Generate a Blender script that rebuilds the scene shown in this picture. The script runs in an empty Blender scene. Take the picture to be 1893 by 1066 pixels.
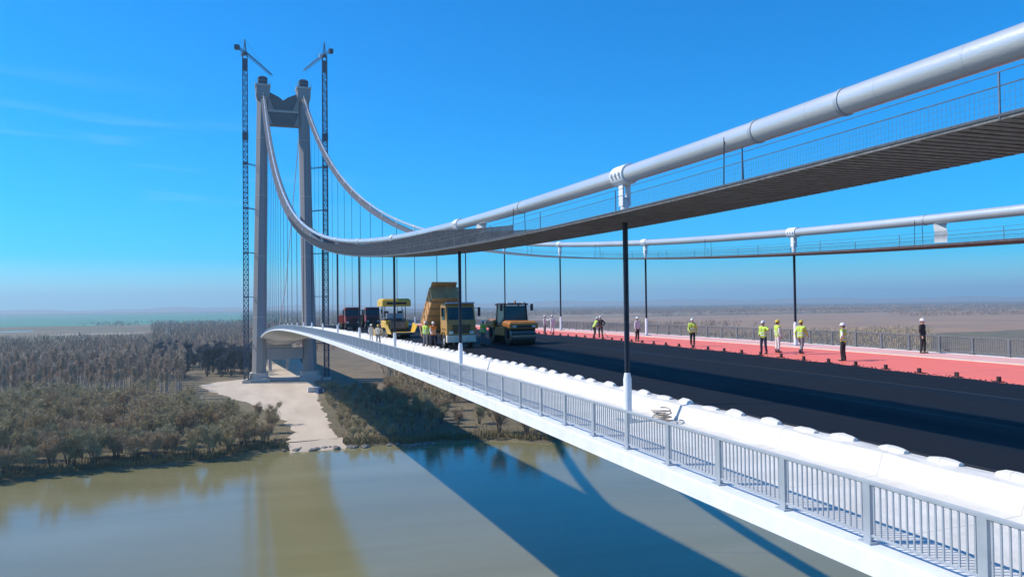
import bpy, bmesh, math, random
import numpy as np
from mathutils import Vector, Matrix
R = math.radians
random.seed(7); rng = np.random.default_rng(7)
scene = bpy.context.scene
col = scene.collection

# ---------------------------------------------------------------- camera, sky, sun, exposure
# world: X across the bridge (to the right), Y along it, Z up; water surface at z = 0
CAM_H = 46.0
F_PX, W_PX, H_PX = 1420.0, 1893.0, 1066.0
yaw, pitch, roll = math.atan((946.5-450.0)/F_PX), math.atan(29/F_PX), R(0.69)
fwd = Vector((math.sin(yaw)*math.cos(pitch), math.cos(yaw)*math.cos(pitch), math.sin(pitch)))
rt = Vector((math.cos(yaw), -math.sin(yaw), 0)); up = rt.cross(fwd)
rt2 = rt*math.cos(roll) - up*math.sin(roll); up2 = rt*math.sin(roll) + up*math.cos(roll)
cd = bpy.data.cameras.new('camera'); cam = bpy.data.objects.new('camera', cd); col.objects.link(cam)
M = Matrix.Identity(4)
for i in range(3):
    M[i][0], M[i][1], M[i][2] = rt2[i], up2[i], -fwd[i]
M[2][3] = CAM_H
cam.matrix_world = M
cd.sensor_width = 36; cd.lens = 36*F_PX/W_PX; cd.clip_start = .2; cd.clip_end = 60000
scene.camera = cam

SUN_EL = R(43); sun_h = Vector((-.92, .39, 0)).normalized()
sun_dir = Vector((sun_h.x*math.cos(SUN_EL), sun_h.y*math.cos(SUN_EL), math.sin(SUN_EL)))
sd = bpy.data.lights.new('sun', 'SUN'); sd.energy = 4.2; sd.angle = R(.5); sd.color = (1, .91, .78)
so = bpy.data.objects.new('sun', sd); col.objects.link(so)
so.rotation_euler = sun_dir.to_track_quat('Z', 'Y').to_euler(); so.location = (-300, 100, 300)

world = bpy.data.worlds.new('World'); scene.world = world; world.use_nodes = True
wn, wl = world.node_tree.nodes, world.node_tree.links
wn.clear()
sky = wn.new('ShaderNodeTexSky'); sky.sky_type = 'NISHITA'; sky.sun_disc = False
sky.sun_elevation = SUN_EL; sky.sun_rotation = math.atan2(sun_h.x, sun_h.y)
sky.altitude = 0; sky.air_density = 1.0; sky.dust_density = .3; sky.ozone_density = 6.0
hs = wn.new('ShaderNodeHueSaturation'); hs.inputs['Saturation'].default_value = 1.6
bg = wn.new('ShaderNodeBackground'); bg.inputs['Strength'].default_value = .13
wo = wn.new('ShaderNodeOutputWorld')
tint = wn.new('ShaderNodeMixRGB'); tint.blend_type = 'MULTIPLY'; tint.inputs['Fac'].default_value = 1; tint.inputs[2].default_value = (.66, .95, 1.16, 1)
# thin wisps of high cloud low in the sky
wtc = wn.new('ShaderNodeTexCoord'); wmp = wn.new('ShaderNodeMapping'); wmp.inputs['Scale'].default_value = (1.6, 1.6, 16); wmp.inputs['Location'].default_value = (.35, .2, .4)
wns = wn.new('ShaderNodeTexNoise'); wns.inputs['Scale'].default_value = 1.5; wns.inputs['Detail'].default_value = 6
wrp = wn.new('ShaderNodeValToRGB'); wrp.color_ramp.elements[0].position = .48; wrp.color_ramp.elements[1].position = .78; wrp.color_ramp.elements[1].color = (.5, .5, .5, 1)
wsx = wn.new('ShaderNodeSeparateXYZ'); wbd = wn.new('ShaderNodeValToRGB'); wml = wn.new('ShaderNodeMath'); wml.operation = 'MULTIPLY'
wbd.color_ramp.elements[0].position = .05; wbd.color_ramp.elements[1].position = .27; wbd.color_ramp.elements[1].color = (0, 0, 0, 1)
for p_, c_ in ((.13, 1), (.20, .7)):
    e_ = wbd.color_ramp.elements.new(p_); e_.color = (c_, c_, c_, 1)
wl.new(wtc.outputs['Generated'], wsx.inputs[0]); wl.new(wsx.outputs['Z'], wbd.inputs['Fac'])
wmx = wn.new('ShaderNodeMixRGB'); wmx.inputs[2].default_value = (5.0, 6.0, 7.2, 1)
wl.new(wtc.outputs['Generated'], wmp.inputs['Vector']); wl.new(wmp.outputs[0], wns.inputs['Vector']); wl.new(wns.outputs['Fac'], wrp.inputs['Fac'])
wl.new(wrp.outputs[0], wml.inputs[0]); wl.new(wbd.outputs[0], wml.inputs[1]); wxb = wn.new('ShaderNodeMapRange'); wxb.inputs['From Min'].default_value = .16; wxb.inputs['From Max'].default_value = -.12; wm2 = wn.new('ShaderNodeMath'); wm2.operation = 'MULTIPLY'
wl.new(wsx.outputs['X'], wxb.inputs['Value']); wl.new(wml.outputs[0], wm2.inputs[0]); wl.new(wxb.outputs[0], wm2.inputs[1]); wl.new(wm2.outputs[0], wmx.inputs['Fac']); wl.new(hs.outputs[0], wmx.inputs[1])
wl.new(sky.outputs[0], tint.inputs[1]); wl.new(tint.outputs[0], hs.inputs['Color']); wl.new(wmx.outputs[0], bg.inputs['Color']); wl.new(bg.outputs[0], wo.inputs['Surface'])
scene.view_settings.view_transform = 'Standard'; scene.view_settings.look = 'None'
scene.view_settings.exposure = .4; scene.view_settings.gamma = 1
scene.render.engine = 'CYCLES'
scene.cycles.max_bounces = 6; scene.cycles.volume_bounces = 0; scene.cycles.transparent_max_bounces = 8

# ---------------------------------------------------------------- materials
MATS = {}
def mat(name, c, rough=.6, metal=0, c2=None, scale=4, amt=.5, bump=0, bscale=None, stretch=None, spec=None, detail=5, bands=None, rvar=0):
    if name in MATS: return MATS[name]
    m = bpy.data.materials.new(name); m.use_nodes = True
    n, l = m.node_tree.nodes, m.node_tree.links
    b = n['Principled BSDF']; b.inputs['Roughness'].default_value = rough; b.inputs['Metallic'].default_value = metal
    if spec is not None: b.inputs['Specular IOR Level'].default_value = spec
    c2 = c2 or tuple(x*.75 for x in c)
    tc = n.new('ShaderNodeTexCoord'); mp = n.new('ShaderNodeMapping')
    if stretch: mp.inputs['Scale'].default_value = stretch
    l.new(tc.outputs['Object'], mp.inputs['Vector'])
    t = n.new('ShaderNodeTexNoise'); t.inputs['Scale'].default_value = scale; t.inputs['Detail'].default_value = detail
    l.new(mp.outputs[0], t.inputs['Vector'])
    r = n.new('ShaderNodeValToRGB'); r.color_ramp.elements[0].position = .5-amt*.35; r.color_ramp.elements[1].position = .5+amt*.35
    r.color_ramp.elements[0].color = (*c2, 1); r.color_ramp.elements[1].color = (*c, 1)
    l.new(t.outputs['Fac'], r.inputs['Fac']); l.new(r.outputs[0], b.inputs['Base Color'])
    last = r.outputs[0]
    if bands:                                  # joint lines at a fixed spacing: (axis, period, width, tone)
        sx = n.new('ShaderNodeSeparateXYZ'); l.new(tc.outputs['Object'], sx.inputs[0]); prev = sx.outputs[bands[0]]
        for op, val in (('DIVIDE', bands[1]), ('FRACT', 0), ('LESS_THAN', bands[2])):
            q = n.new('ShaderNodeMath'); q.operation = op; l.new(prev, q.inputs[0]); q.inputs[1].default_value = val; prev = q.outputs[0]
        mx = n.new('ShaderNodeMixRGB'); mx.inputs[2].default_value = (*bands[3], 1); l.new(prev, mx.inputs['Fac']); l.new(last, mx.inputs[1]); last = mx.outputs[0]
        l.new(last, b.inputs['Base Color'])
    if rvar:
        q = n.new('ShaderNodeMath'); q.operation = 'MULTIPLY_ADD'; q.inputs[1].default_value = rvar; q.inputs[2].default_value = rough-rvar*.5; l.new(t.outputs['Fac'], q.inputs[0]); l.new(q.outputs[0], b.inputs['Roughness'])
    if bump:
        t2 = n.new('ShaderNodeTexNoise'); t2.inputs['Scale'].default_value = bscale or scale*3; t2.inputs['Detail'].default_value = 6
        l.new(mp.outputs[0], t2.inputs['Vector'])
        bp = n.new('ShaderNodeBump'); bp.inputs['Strength'].default_value = bump; bp.inputs['Distance'].default_value = .1
        l.new(t2.outputs['Fac'], bp.inputs['Height']); l.new(bp.outputs[0], b.inputs['Normal'])
    MATS[name] = m
    return m

WHITE = mat('white_sheeting', (.80, .80, .78), .65, c2=(.47, .46, .43), scale=.9, amt=1.5, bump=.3, bscale=4, detail=9, bands=(1, 3.3, .008, (.42,.41,.39)))
WPAINT = mat('white_painted_steel', (.80, .81, .82), .45, c2=(.70, .72, .74), scale=2)
CABLE = mat('cable_wrap', (.66, .68, .69), .28, .35, c2=(.46, .49, .51), scale=1.2, amt=1.3, stretch=(1, .25, 1), bump=.08, bscale=30, detail=8, bands=(1, 1.9, .012, (.46,.49,.51)))
GREY = mat('galvanised_grey', (.46, .50, .54), .45, .3, c2=(.33, .37, .41), scale=3, amt=1, detail=8)
GREYD = mat('dull_railing_grey', (.17, .185, .20), .55, .2, c2=(.12, .135, .15), scale=6)
DARKM = mat('dark_mesh', (.23, .23, .235), .7, c2=(.05, .05, .055), scale=7, amt=.9, detail=8)
WOOD = mat('weathered_batten', (.25, .25, .255), .8, c2=(.07, .07, .075), scale=3, amt=1)
ROPE = mat('hanger_rope', (.045, .055, .075), .5, .3, c2=(.025, .03, .045), scale=10)
ROPEL = mat('thin_wire', (.22, .25, .29), .4, .6, scale=10)
ASPH = mat('fresh_asphalt', (.012, .015, .023), .8, c2=(.002, .004, .008), spec=.16, scale=.7, amt=1.5, bump=.5, bscale=26, stretch=(1, .12, 1), detail=9, bands=(0, 4.55, .03, (.03,.034,.042)), rvar=.7)
RED = mat('red_membrane', (.93, .18, .115), .55, c2=(.76, .18, .125), scale=.8, amt=1.2, bump=.15, stretch=(1, .25, 1), detail=9, bands=(1, 6.1, .008, (.45,.10,.09)))
PINK = mat('pale_red_membrane', (.80, .50, .46), .6, c2=(.76, .38, .34), scale=.7, amt=1)
STEELW = mat('girder_paint', (.50, .52, .53), .5, c2=(.42, .44, .46), scale=.4)
CONC = mat('pylon_concrete', (.35, .345, .35), .8, c2=(.22, .22, .235), scale=.22, amt=1.3, stretch=(1.6, 1.6, .14), bump=.1, bscale=1.5, detail=8, bands=(2, 4.2, .035, (.27,.25,.23)))
CONCD = mat('pale_concrete', (.55, .53, .49), .8, c2=(.42, .40, .37), scale=.3, amt=1)
CONCDK = mat('dark_beam_concrete', (.13, .15, .16), .8, c2=(.08, .095, .105), scale=.3, amt=1)  # upper crossbeam: darker, bluer tone than the leg concrete
NAVY = mat('dark_blue_cladding', (.03, .045, .075), .5, c2=(.02, .03, .05), scale=.8)
CRANE = mat('crane_blue_paint', (.025, .065, .13), .6, c2=(.015, .035, .07), scale=1)
YELLOW = mat('machine_yellow', (.72, .46, .06), .4, c2=(.55, .34, .05), scale=3, amt=1)
ORANGE = mat('machine_orange', (.62, .24, .035), .4, c2=(.45, .16, .03), scale=3, amt=1)
TAN = mat('truck_tan_paint', (.46, .26, .06), .45, c2=(.30, .16, .05), scale=3, amt=1)
REDM = mat('truck_dark_red_paint', (.30, .035, .03), .4, c2=(.20, .03, .025), scale=3, amt=1)
TBED = mat('dusty_tan_steel', (.58, .36, .14), .55, c2=(.42, .20, .09), scale=2.5, amt=1)
CREAM = mat('cream_paint', (.74, .66, .52), .45, c2=(.60, .53, .42), scale=3)
BLACK = mat('black_steel', (.018, .018, .02), .55, c2=(.03, .027, .025), scale=4)
RUBBER = mat('tyre_rubber', (.02, .02, .021), .85, c2=(.045, .042, .038), scale=6)
STEEL = mat('worn_drum_steel', (.33, .30, .27), .35, .8, c2=(.2, .17, .15), scale=5, amt=1)
GLASS = mat('dark_cab_glass', (.012, .03, .035), .08, c2=(.02, .05, .055), scale=1)
LAMPG = mat('lamp_glass', (.8, .8, .75), .15)
SKIN = mat('skin', (.50, .30, .22), .55, c2=(.44, .26, .19), scale=12)
HIVIS = mat('hi_vis_yellow_green', (.52, .72, .10), .7, c2=(.44, .62, .08), scale=8)
HIORG = mat('hi_vis_orange', (.85, .28, .05), .7, c2=(.72, .22, .04), scale=8)
TAPE = mat('reflective_tape', (.75, .77, .78), .3, scale=9)
NAVYC = mat('navy_workwear', (.025, .035, .07), .85, c2=(.018, .024, .05), scale=9)
BLACKC = mat('black_workwear', (.018, .018, .022), .85, c2=(.03, .03, .034), scale=9)
GREYC = mat('grey_workwear', (.20, .21, .23), .85, c2=(.15, .16, .17), scale=9)
WHITEC = mat('white_workwear', (.74, .73, .70), .85, c2=(.62, .61, .59), scale=9)
HELW = mat('white_helmet', (.80, .80, .78), .35, scale=9)
HELY = mat('yellow_helmet', (.80, .58, .05), .35, scale=9)
HAIR = mat('dark_hair', (.02, .014, .01), .7, scale=20)
SAND = mat('pale_sand', (.68, .58, .46), .9, c2=(.40, .32, .24), scale=.16, amt=1.5, bump=.6, bscale=1.2, stretch=(1, .22, 1), detail=9)
PBARK = mat('poplar_bark', (.40, .35, .30), .9, c2=(.25, .21, .18), scale=2)
BARK = mat('bark', (.11, .09, .075), .9, c2=(.06, .05, .04), scale=3)
TWIGS = [mat('olive_twigs', (.52, .42, .22), .85, c2=(.30, .235, .125), scale=.5, amt=1.2),
         mat('brown_twigs', (.54, .39, .22), .85, c2=(.31, .215, .13), scale=.5, amt=1.2),
         mat('grey_green_twigs', (.46, .41, .23), .85, c2=(.27, .235, .135), scale=.5, amt=1.2)]
POPT = mat('poplar_twigs', (.60, .46, .32), .85, c2=(.40, .29, .20), scale=.4, amt=1.1)
SHADET = mat('shade_toned_copse_twigs', (.07, .075, .09), .9, c2=(.04, .045, .055), scale=.4, amt=1.1)  # shade of the copse painted in as a dark bluish twig colour
FARW = mat('far_wood', (.36, .22, .125), .9, c2=(.19, .13, .085), scale=.012, amt=1.3)

# ---------------------------------------------------------------- mesh helpers
class MB:
    def __init__(s): s.v = []; s.f = []
    def add(s, v, f):
        o = len(s.v); s.v += [tuple(p) for p in v]; s.f += [tuple(i+o for i in q) for q in f]; return s
    def box(s, a, b, tf=None):
        (x0, y0, z0), (x1, y1, z1) = a, b
        v = [(x0,y0,z0),(x1,y0,z0),(x1,y1,z0),(x0,y1,z0),(x0,y0,z1),(x1,y0,z1),(x1,y1,z1),(x0,y1,z1)]
        if tf: v = [tf @ Vector(p) for p in v]
        return s.add(v, [(0,3,2,1),(4,5,6,7),(0,1,5,4),(1,2,6,5),(2,3,7,6),(3,0,4,7)])
    def loft(s, rings, closed=True, cap=True):
        n = len(rings[0]); v = [p for r in rings for p in r]; f = []
        for i in range(len(rings)-1):
            for j in range(n if closed else n-1):
                k = (j+1) % n
                f.append((i*n+j, i*n+k, (i+1)*n+k, (i+1)*n+j))
        if cap and closed: f += [tuple(range(n))[::-1], tuple((len(rings)-1)*n+j for j in range(n))]
        return s.add(v, f)
    def tube(s, pts, r, n=8, cap=True):
        pts = [Vector(p) for p in pts]; rs = r if isinstance(r, (list, tuple)) else [r]*len(pts)
        rings = []; prev = None
        for i, p in enumerate(pts):
            d = (pts[min(i+1, len(pts)-1)] - pts[max(i-1, 0)]).normalized()
            a = prev if prev is not None else (Vector((0,0,1)) if abs(d.z) < .9 else Vector((1,0,0)))
            a = (a - d*a.dot(d)).normalized(); prev = a; b = d.cross(a)
            rings.append([p + (a*math.cos(t)+b*math.sin(t))*rs[i] for t in (2*math.pi*k/n for k in range(n))])
        return s.loft(rings, True, cap)
    def bar(s, a, b, w, h=None):
        a, b = Vector(a), Vector(b); d = (b-a); L = d.length
        q = d.to_track_quat('Z', 'Y').to_matrix().to_4x4(); q.translation = a
        h = h or w
        return s.box((-w/2, -h/2, 0), (w/2, h/2, L), q)
    def cyl(s, c, axis, r, L, n=20):
        c = Vector(c); ax = Vector(axis).normalized()*L/2
        return s.tube([c-ax, c+ax], r, n)
    def sphere(s, c, r, sc=(1,1,1), nu=10, nv=7):
        rings = [[(c[0]+r*sc[0]*math.sin(math.pi*(i+.02)/(nv+.04))*math.cos(2*math.pi*j/nu), c[1]+r*sc[1]*math.sin(math.pi*(i+.02)/(nv+.04))*math.sin(2*math.pi*j/nu),
                   c[2]-r*sc[2]*math.cos(math.pi*(i+.02)/(nv+.04))) for j in range(nu)] for i in range(nv+1)]
        return s.loft(rings)
    def mesh(s, name, m, smooth=False):
        me = bpy.data.meshes.new(name); me.from_pydata(s.v, [], s.f); me.validate()
        bm = bmesh.new(); bm.from_mesh(me); bmesh.ops.recalc_face_normals(bm, faces=bm.faces); bm.to_mesh(me); bm.free()
        me.materials.append(m)
        if smooth:
            me.polygons.foreach_set('use_smooth', [True]*len(me.polygons))
            me.set_sharp_from_angle(angle=R(40))
        return me
    def obj(s, name, m, parent=None, smooth=False, bevel=0):
        o = bpy.data.objects.new(name, s.mesh(name, m, smooth)); col.objects.link(o)
        if parent: o.parent = parent
        if bevel:
            bv = o.modifiers.new('bevel', 'BEVEL'); bv.width = bevel; bv.segments = 2; bv.limit_method = 'ANGLE'
        return o

def tag(o, label=None, cat=None, group=None, kind=None):
    for k, v in (('label', label), ('category', cat), ('group', group), ('kind', kind)):
        if v: o[k] = v
    return o
def thing(name, label, cat, loc=(0,0,0), rz=0, group=None, sc=1):
    o = bpy.data.objects.new(name, None); col.objects.link(o); o.empty_display_size = .5
    o.location = loc; o.rotation_euler = (0, 0, rz); o.scale = (sc, sc, sc)
    return tag(o, label, cat, group)
def copy_tree(o, parent=None):
    c = o.copy(); col.objects.link(c)
    if parent: c.parent = parent
    for ch in list(o.children): copy_tree(ch, c)
    return c
def lerp(a, b, t): return a+(b-a)*t

# ---------------------------------------------------------------- bridge geometry functions
XN, XF = 11.56, 34.6               # the two cable planes
XC = (XN+XF)/2
ST = 480.0                         # tower
def dz(s):                          # deck reference level, follows the camber
    d = s-45
    return CAM_H - 3.17 - (7.5e-5 if d > 0 else 1.5e-4)*d*d if s < 560 else dz(559.9) - (s-559.9)*.0773
def zx(x): return -.05 + (x-13.6)*.0125
def cz(s): return CAM_H + 4.02 + 5.72e-4*(s-12)**2
def stations(a, b, near=6, far=20):
    s = a; out = []
    while s < b:
        out.append(s); s += near if s < 160 else far
    return out + [b]
def sweep(profile, ss, closed=True):  # profile [(x, z rel)] along the deck
    mb = MB(); mb.loft([[(x, s, dz(s)+z) for x, z in profile] for s in ss], closed, closed); return mb
S0, S1 = -120, 985
SS = stations(S0, S1)

# ---------------------------------------------------------------- road surfaces
def strip(name, m, x0, x1, z0, z1, ss=SS, kind='structure', parent=None):
    mb = MB()
    xs = [lerp(x0, x1, i/4) for i in range(5)]
    mb.loft([[(x, s, dz(s)+lerp(z0, z1, i/4)) for i, x in enumerate(xs)] for s in ss], False, False)
    o = mb.obj(name, m, parent)
    if kind: o['kind'] = kind
    return o
def xedge(s): return max(25.8, min(28.4, 25.9+.055*(s-15)))
# black asphalt mat, slightly uneven edge against the red membrane
mb = MB(); rings = []
ss = [S0+1.0*i for i in range(int((470-S0)/1.0))]
for s in ss:
    xe = xedge(s) + .10*math.sin(s*.7)+.07*math.sin(s*2.3+1)+random.uniform(-.05, .05)
    xs = [13.62, 17, 21, 24, xe-.05, xe]
    rings.append([(x, s, dz(s)+zx(x)+(.06 if i < 5 else .004)) for i, x in enumerate(xs)])
mb.loft(rings, False, False); road = tag(mb.obj('road_asphalt', ASPH), kind='structure')
strip('road_membrane', RED, 13.6, 33.3, zx(13.6), zx(33.3))

# ---------------------------------------------------------------- bridge deck
deck = thing('bridge_deck', 'long white suspension bridge deck curving away to the tall tower', 'bridge deck', (0,0,0))
sweep([(9.75,-.56),(13.2,-.54),(13.2,-.02),(13.6,-.06),(33.3,zx(33.3)-.01),(33.6,.12),(36.3,.13),(36.4,-.2),(33.5,-2.4),(28,-3.6),(18.5,-3.6),(14.5,-2.6),(9.85,-.95)], SS).obj('box_girder', STEELW, deck)
sweep([(9.2,-.93),(9.2,-.58),(9.25,-.55),(9.78,-.55),(9.78,-.98),(9.3,-.98)], SS).obj('edge_beam', WPAINT, deck)
sweep([(36.25,-.2),(36.25,.235),(36.75,.235),(36.75,-.2)], SS).obj('edge_beam', WPAINT, deck)
# near footway under white sheeting, with a raised kerb strip at the asphalt
mb = MB(); rings = []
for s in [S0+1.03*i for i in range(int((ST-S0)/1.03))]:
    w = lambda a: random.uniform(-a, a)
    rings.append([(9.8, s, dz(s)-.545), (10.9, s, dz(s)-.53+w(.008)), (12.2, s, dz(s)-.51+w(.012)), (12.95+w(.03), s, dz(s)-.48+w(.02)), (13.1+w(.03), s, dz(s)-.02+w(.02)), (13.35, s, dz(s)+.02+w(.015)), (13.68+w(.03), s, dz(s)+.0+w(.015)), (13.72, s, dz(s)-.05)])
mb.loft(rings, False, False); mb.obj('footway', WHITE, deck)
strip('footway', PINK, 33.3, 36.25, .22, .225, kind=None, parent=deck)
sweep([(33.2,.1),(33.2,.235),(33.5,.235),(33.5,.1)], SS).obj('kerb', CREAM, deck)

# ---------------------------------------------------------------- white lumps along the kerb, dark feet along the membrane
def lump(seed):
    rr = random.Random(seed); mb = MB()
    rings = []
    for t in range(5):
        u = t/4; y = -.36+.72*u; k = .55+.45*math.sin(math.pi*u)
        rings.append([(-.17*k, y, 0), (-.13*k, y, .17*k+rr.uniform(0,.02)), (-.02, y, .22*k+rr.uniform(0,.03)), (.10*k, y, .18*k), (.17*k, y, 0)])
    mb.loft(rings, True); return mb
lumps = [lump(i).mesh('kerb_block', WHITE, True) for i in range(4)]
n = 0; s = 6.3
while s < 190:
    o = bpy.data.objects.new('kerb_block', lumps[n % 4]); col.objects.link(o)
    o.location = (13.44+random.uniform(-.05,.05), s+random.uniform(-.12,.12), dz(s)); o.rotation_euler = (0, 0, random.uniform(-.06, .06)); o.scale = (1, 1, random.uniform(.4, .8))
    tag(o, 'white wrapped block in the row along the kerb beside the black asphalt', 'kerb block', 'white blocks along the asphalt edge')
    s += 1.39; n += 1
fb = MB().box((-.12,-.16,0),(.12,.16,.03)).box((-.05,-.07,.03),(.05,.07,.20)).mesh('anchor_foot', BLACK)
s = 19.4
while s < 130:
    o = bpy.data.objects.new('anchor_foot', fb); col.objects.link(o)
    x = xedge(s)+.55; o.location = (x, s, dz(s)+zx(x)); o.rotation_euler = (0,0,random.uniform(-.3,.3))
    tag(o, 'small dark steel foot on the red membrane close to the asphalt edge', 'anchor foot', 'steel feet along the red membrane')
    s += 1.9

# ---------------------------------------------------------------- railings
def railing(label, x, base, height, s_first, pitchm, GREY):
    t = thing('railing', label, 'railing', (x, s_first, dz(s_first)+base))
    L = lambda s, z, dx=0: (dx, s-s_first, dz(s)+z-(dz(s_first)))
    end = 476.0; sst = stations(s_first-4*pitchm, end, pitchm, pitchm)
    for nm, z, r in (('top_rail', height, .042), ('bottom_rail', .13, .026)):
        MB().tube([L(s, z) for s in sst], r, 6).obj(nm, GREY, t, True)
    pn = 0; rest_post, rest_bars = MB(), MB(); s = s_first-2*pitchm
    nb = 15
    while s < end-pitchm:
        far = pn >= 98
        pm = rest_post if far else MB()
        b = L(s, 0); a = L(s, height-.02)
        pm.box((-.035, b[1]-.075, b[2]-.02), (.035, b[1]+.075, a[2]))
        pm.box((-.10, b[1]-.13, b[2]-.01), (.10, b[1]+.13, b[2]+.03))
        bm_ = rest_bars if far else MB()
        for k in range(1, nb+1):
            ss_ = s+pitchm*k/(nb+1); b = L(ss_, .13); a = L(ss_, height)
            bm_.box((-.011, b[1]-.013, b[2]), (.011, b[1]+.013, a[2]))
        if not far:
            pm.obj('post', GREY, t); bm_.obj('bar_panel', GREY, t)
        s += pitchm; pn += 1
    for nm, m_ in (('post', rest_post), ('bar_panel', rest_bars)):
        if m_.v: tag(m_.obj(nm, GREY, t), kind='stuff')
    return t
railing('grey barred railing along the near white deck edge above the water', 9.5, -.55, .97, 7.83, 2.06, GREY)
railing('grey barred railing on the far deck edge behind the workers', 36.5, .235, .90, 7.83, 2.06, GREYD)

# ---------------------------------------------------------------- cables, catwalks, hangers
Z_SAD = cz(ST)
HS = [22.0+20*k for k in range(23)]
HSALL = [2.0-20*k for k in range(5, -1, -1)] + HS
def cable(x, label):
    t = thing('main_cable', label, 'suspension cable', (x, 0, cz(0)))
    P = lambda s: (0, s, cz(s)-cz(0))
    ss = [-120+3*i for i in range(60)]+[60+6*i for i in range(71)]
    MB().tube([P(s) for s in ss if s <= ST], .27, 18).obj('cable_strand', CABLE, t, True)
    MB().tube([(0, ST, Z_SAD-cz(0)), (0, 700, 62-cz(0)), (0, 905, 4-cz(0))], .27, 8).obj('side_span_strand', CABLE, t, True)
    for s in HSALL:
        d = Vector((0, 1, (cz(s+.1)-cz(s))/.1)).normalized()
        c = Vector(P(s)); m = MB().tube([c-d*.42, c-d*.40, c+d*.40, c+d*.42], [.30,.335,.335,.30], 18)
        for u in (-.25, 0, .25):
            q = c+d*u; m.box((-.40, q.y-.05, q.z-.05), (.40, q.y+.05, q.z+.05))
        m.obj('cable_band', WPAINT, t, True)
    for s in (7.0, 12.4, 15.2, 31.5):
        d = Vector((0, 1, (cz(s+.1)-cz(s))/.1)).normalized(); c = Vector(P(s))
        MB().tube([c-d*.05, c+d*.05], .29, 18).obj('wrapping_joint', GREY, t, True)
    return t
cable(XN, 'thick pale main cable nearest the viewer, sweeping up at right')
cable(XF, 'pale main cable on the far side of the deck')

CW, CD = 1.35, 1.42
def catwalk(x, label):
    t = thing('catwalk', label, 'catwalk', (x, 0, cz(0)))
    P = lambda s, dx, dzv: (dx, s, cz(s)-cz(0)+dzv)
    ss = [-120+2*i for i in range(100)]+[80+6*i for i in range(67)]
    m = MB()
    rings = [[P(s, -CW, -CD-.02), P(s, -CW, -CD-.07), P(s, CW, -CD-.07), P(s, CW, -CD-.02)] for s in ss]
    m.loft(rings); m.obj('floor_mesh', DARKM, t)
    m = MB(); s = -30
    while s < 180:
        a, b = P(s, -CW+.06, -CD-.088), P(s, CW-.06, -CD-.075)
        m.box(a, (b[0], a[1]+.035 if s < 60 else a[1]+.09, b[2])); s += .22 if s < 60 else 1.1
    m.obj('floor_batten', WOOD, t)
    for sx in (-1, 1):
        m = MB()
        for dzv, r in ((-CD, .028), (-CD+.42, .010), (-CD+.62, .008)):
            m.tube([P(s, sx*CW, dzv) for s in ss], r, 5)
        m.obj('hand_rope', ROPEL, t)
        m = MB()
        s = -30.0
        while s < 190:                      # wire net: thin verticals up to knee height
            if x > 20 and s > 70: break
            near_ = s < 29 or x > 20
            a = P(s, sx*CW, -CD); m.box((a[0]-(.0014 if near_ else .0085), a[1]-(.0014 if near_ else .0085), a[2]), (a[0]+(.0014 if near_ else .0085), a[1]+(.0014 if near_ else .0085), a[2]+(.40 if near_ else min(1.05, .40+(s-29)*.05)))); s += .08 if near_ else .075
        for k in range(3): m.tube([P(s, sx*CW, -CD+.1+.1*k) for s in ss], .0016, 4)
        m.obj('side_net', DARKM, t)
        for s in [2+6*i for i in range(12)]:
            a = P(s, sx*CW, -CD); MB().box((a[0]-.012, a[1]-.012, a[2]-.05), (a[0]+.012, a[1]+.012, a[2]+.62)).obj('rope_post', ROPEL, t)
    for s in [-18, -4, 16.2]+[32+20*k for k in range(20)]:
        m = MB()
        for sx in (-1, 1): m.tube([P(s, sx*.30, -CD), P(s, sx*.26, .05)], .016, 5)
        m.obj('suspender_rope', ROPE, t)
    return t
catwalk(XN, 'dark mesh construction catwalk slung under the nearest main cable')
catwalk(XF, 'dark thin catwalk slung under the far main cable')

ords = ['first','second','third','fourth','fifth','sixth','seventh']
def hanger(x, s, label, far_one):
    rr_ = .046 if not far_one else .032
    zb = dz(s) + (-.53 if x < 20 else .22)
    t = thing('hanger', label, 'hanger cable', (x, s, zb), 0, 'hangers between main cable and deck')
    top = cz(s)-zb
    MB().tube([(-.045,0,1.5),(-.045,0,top-.75)], rr_, 8).tube([(.045,0,1.5),(.045,0,top-.75)], rr_, 8).obj('hanger_rope', ROPE, t, True)
    for sx in (-1, 1): MB().box((sx*.12-.025, -.14, top-.98), (sx*.12+.025, .14, top-.25)).obj('clamp_plate', WPAINT, t)
    MB().tube([(0,0,top-1.35),(0,0,top-1.2),(0,0,top-.85),(0,0,top-.7)], [.09,.14,.14,.06], 10).obj('socket', WPAINT, t, True)
    MB().tube([(0,0,.0),(0,0,1.35),(0,0,1.55)], [.13,.13,.09], 12).obj('sleeve', WPAINT, t, True)
    m = MB().box((-.3,-.35,0),(.3,.35,.05))
    for a in (-1,1):
        for b in (-1,1): m.cyl((a*.22,b*.27,.07),(0,0,1),.035,.06,6)
    m.obj('base_plate', GREY, t)
    return t
for k, s in enumerate(HS):
    for x, side in ((XN, 'near'), (XF, 'far')):
        if side == 'near':
            lab = (f'dark hanger with white sleeve under the thick cable, {ords[k]} from the camera' if k < 5 else 'thin dark hanger close to the tower under the nearest cable')
        else:
            lab = (f'slim hanger under the far cable beyond the red strip, {ords[k-1]} from the right' if 1 <= k < 6 else ('slim hanger beside the workers just past the right edge' if k == 0 else 'thin hanger close to the tower under the far cable'))
        hanger(x, s, lab, k > 5)
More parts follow.
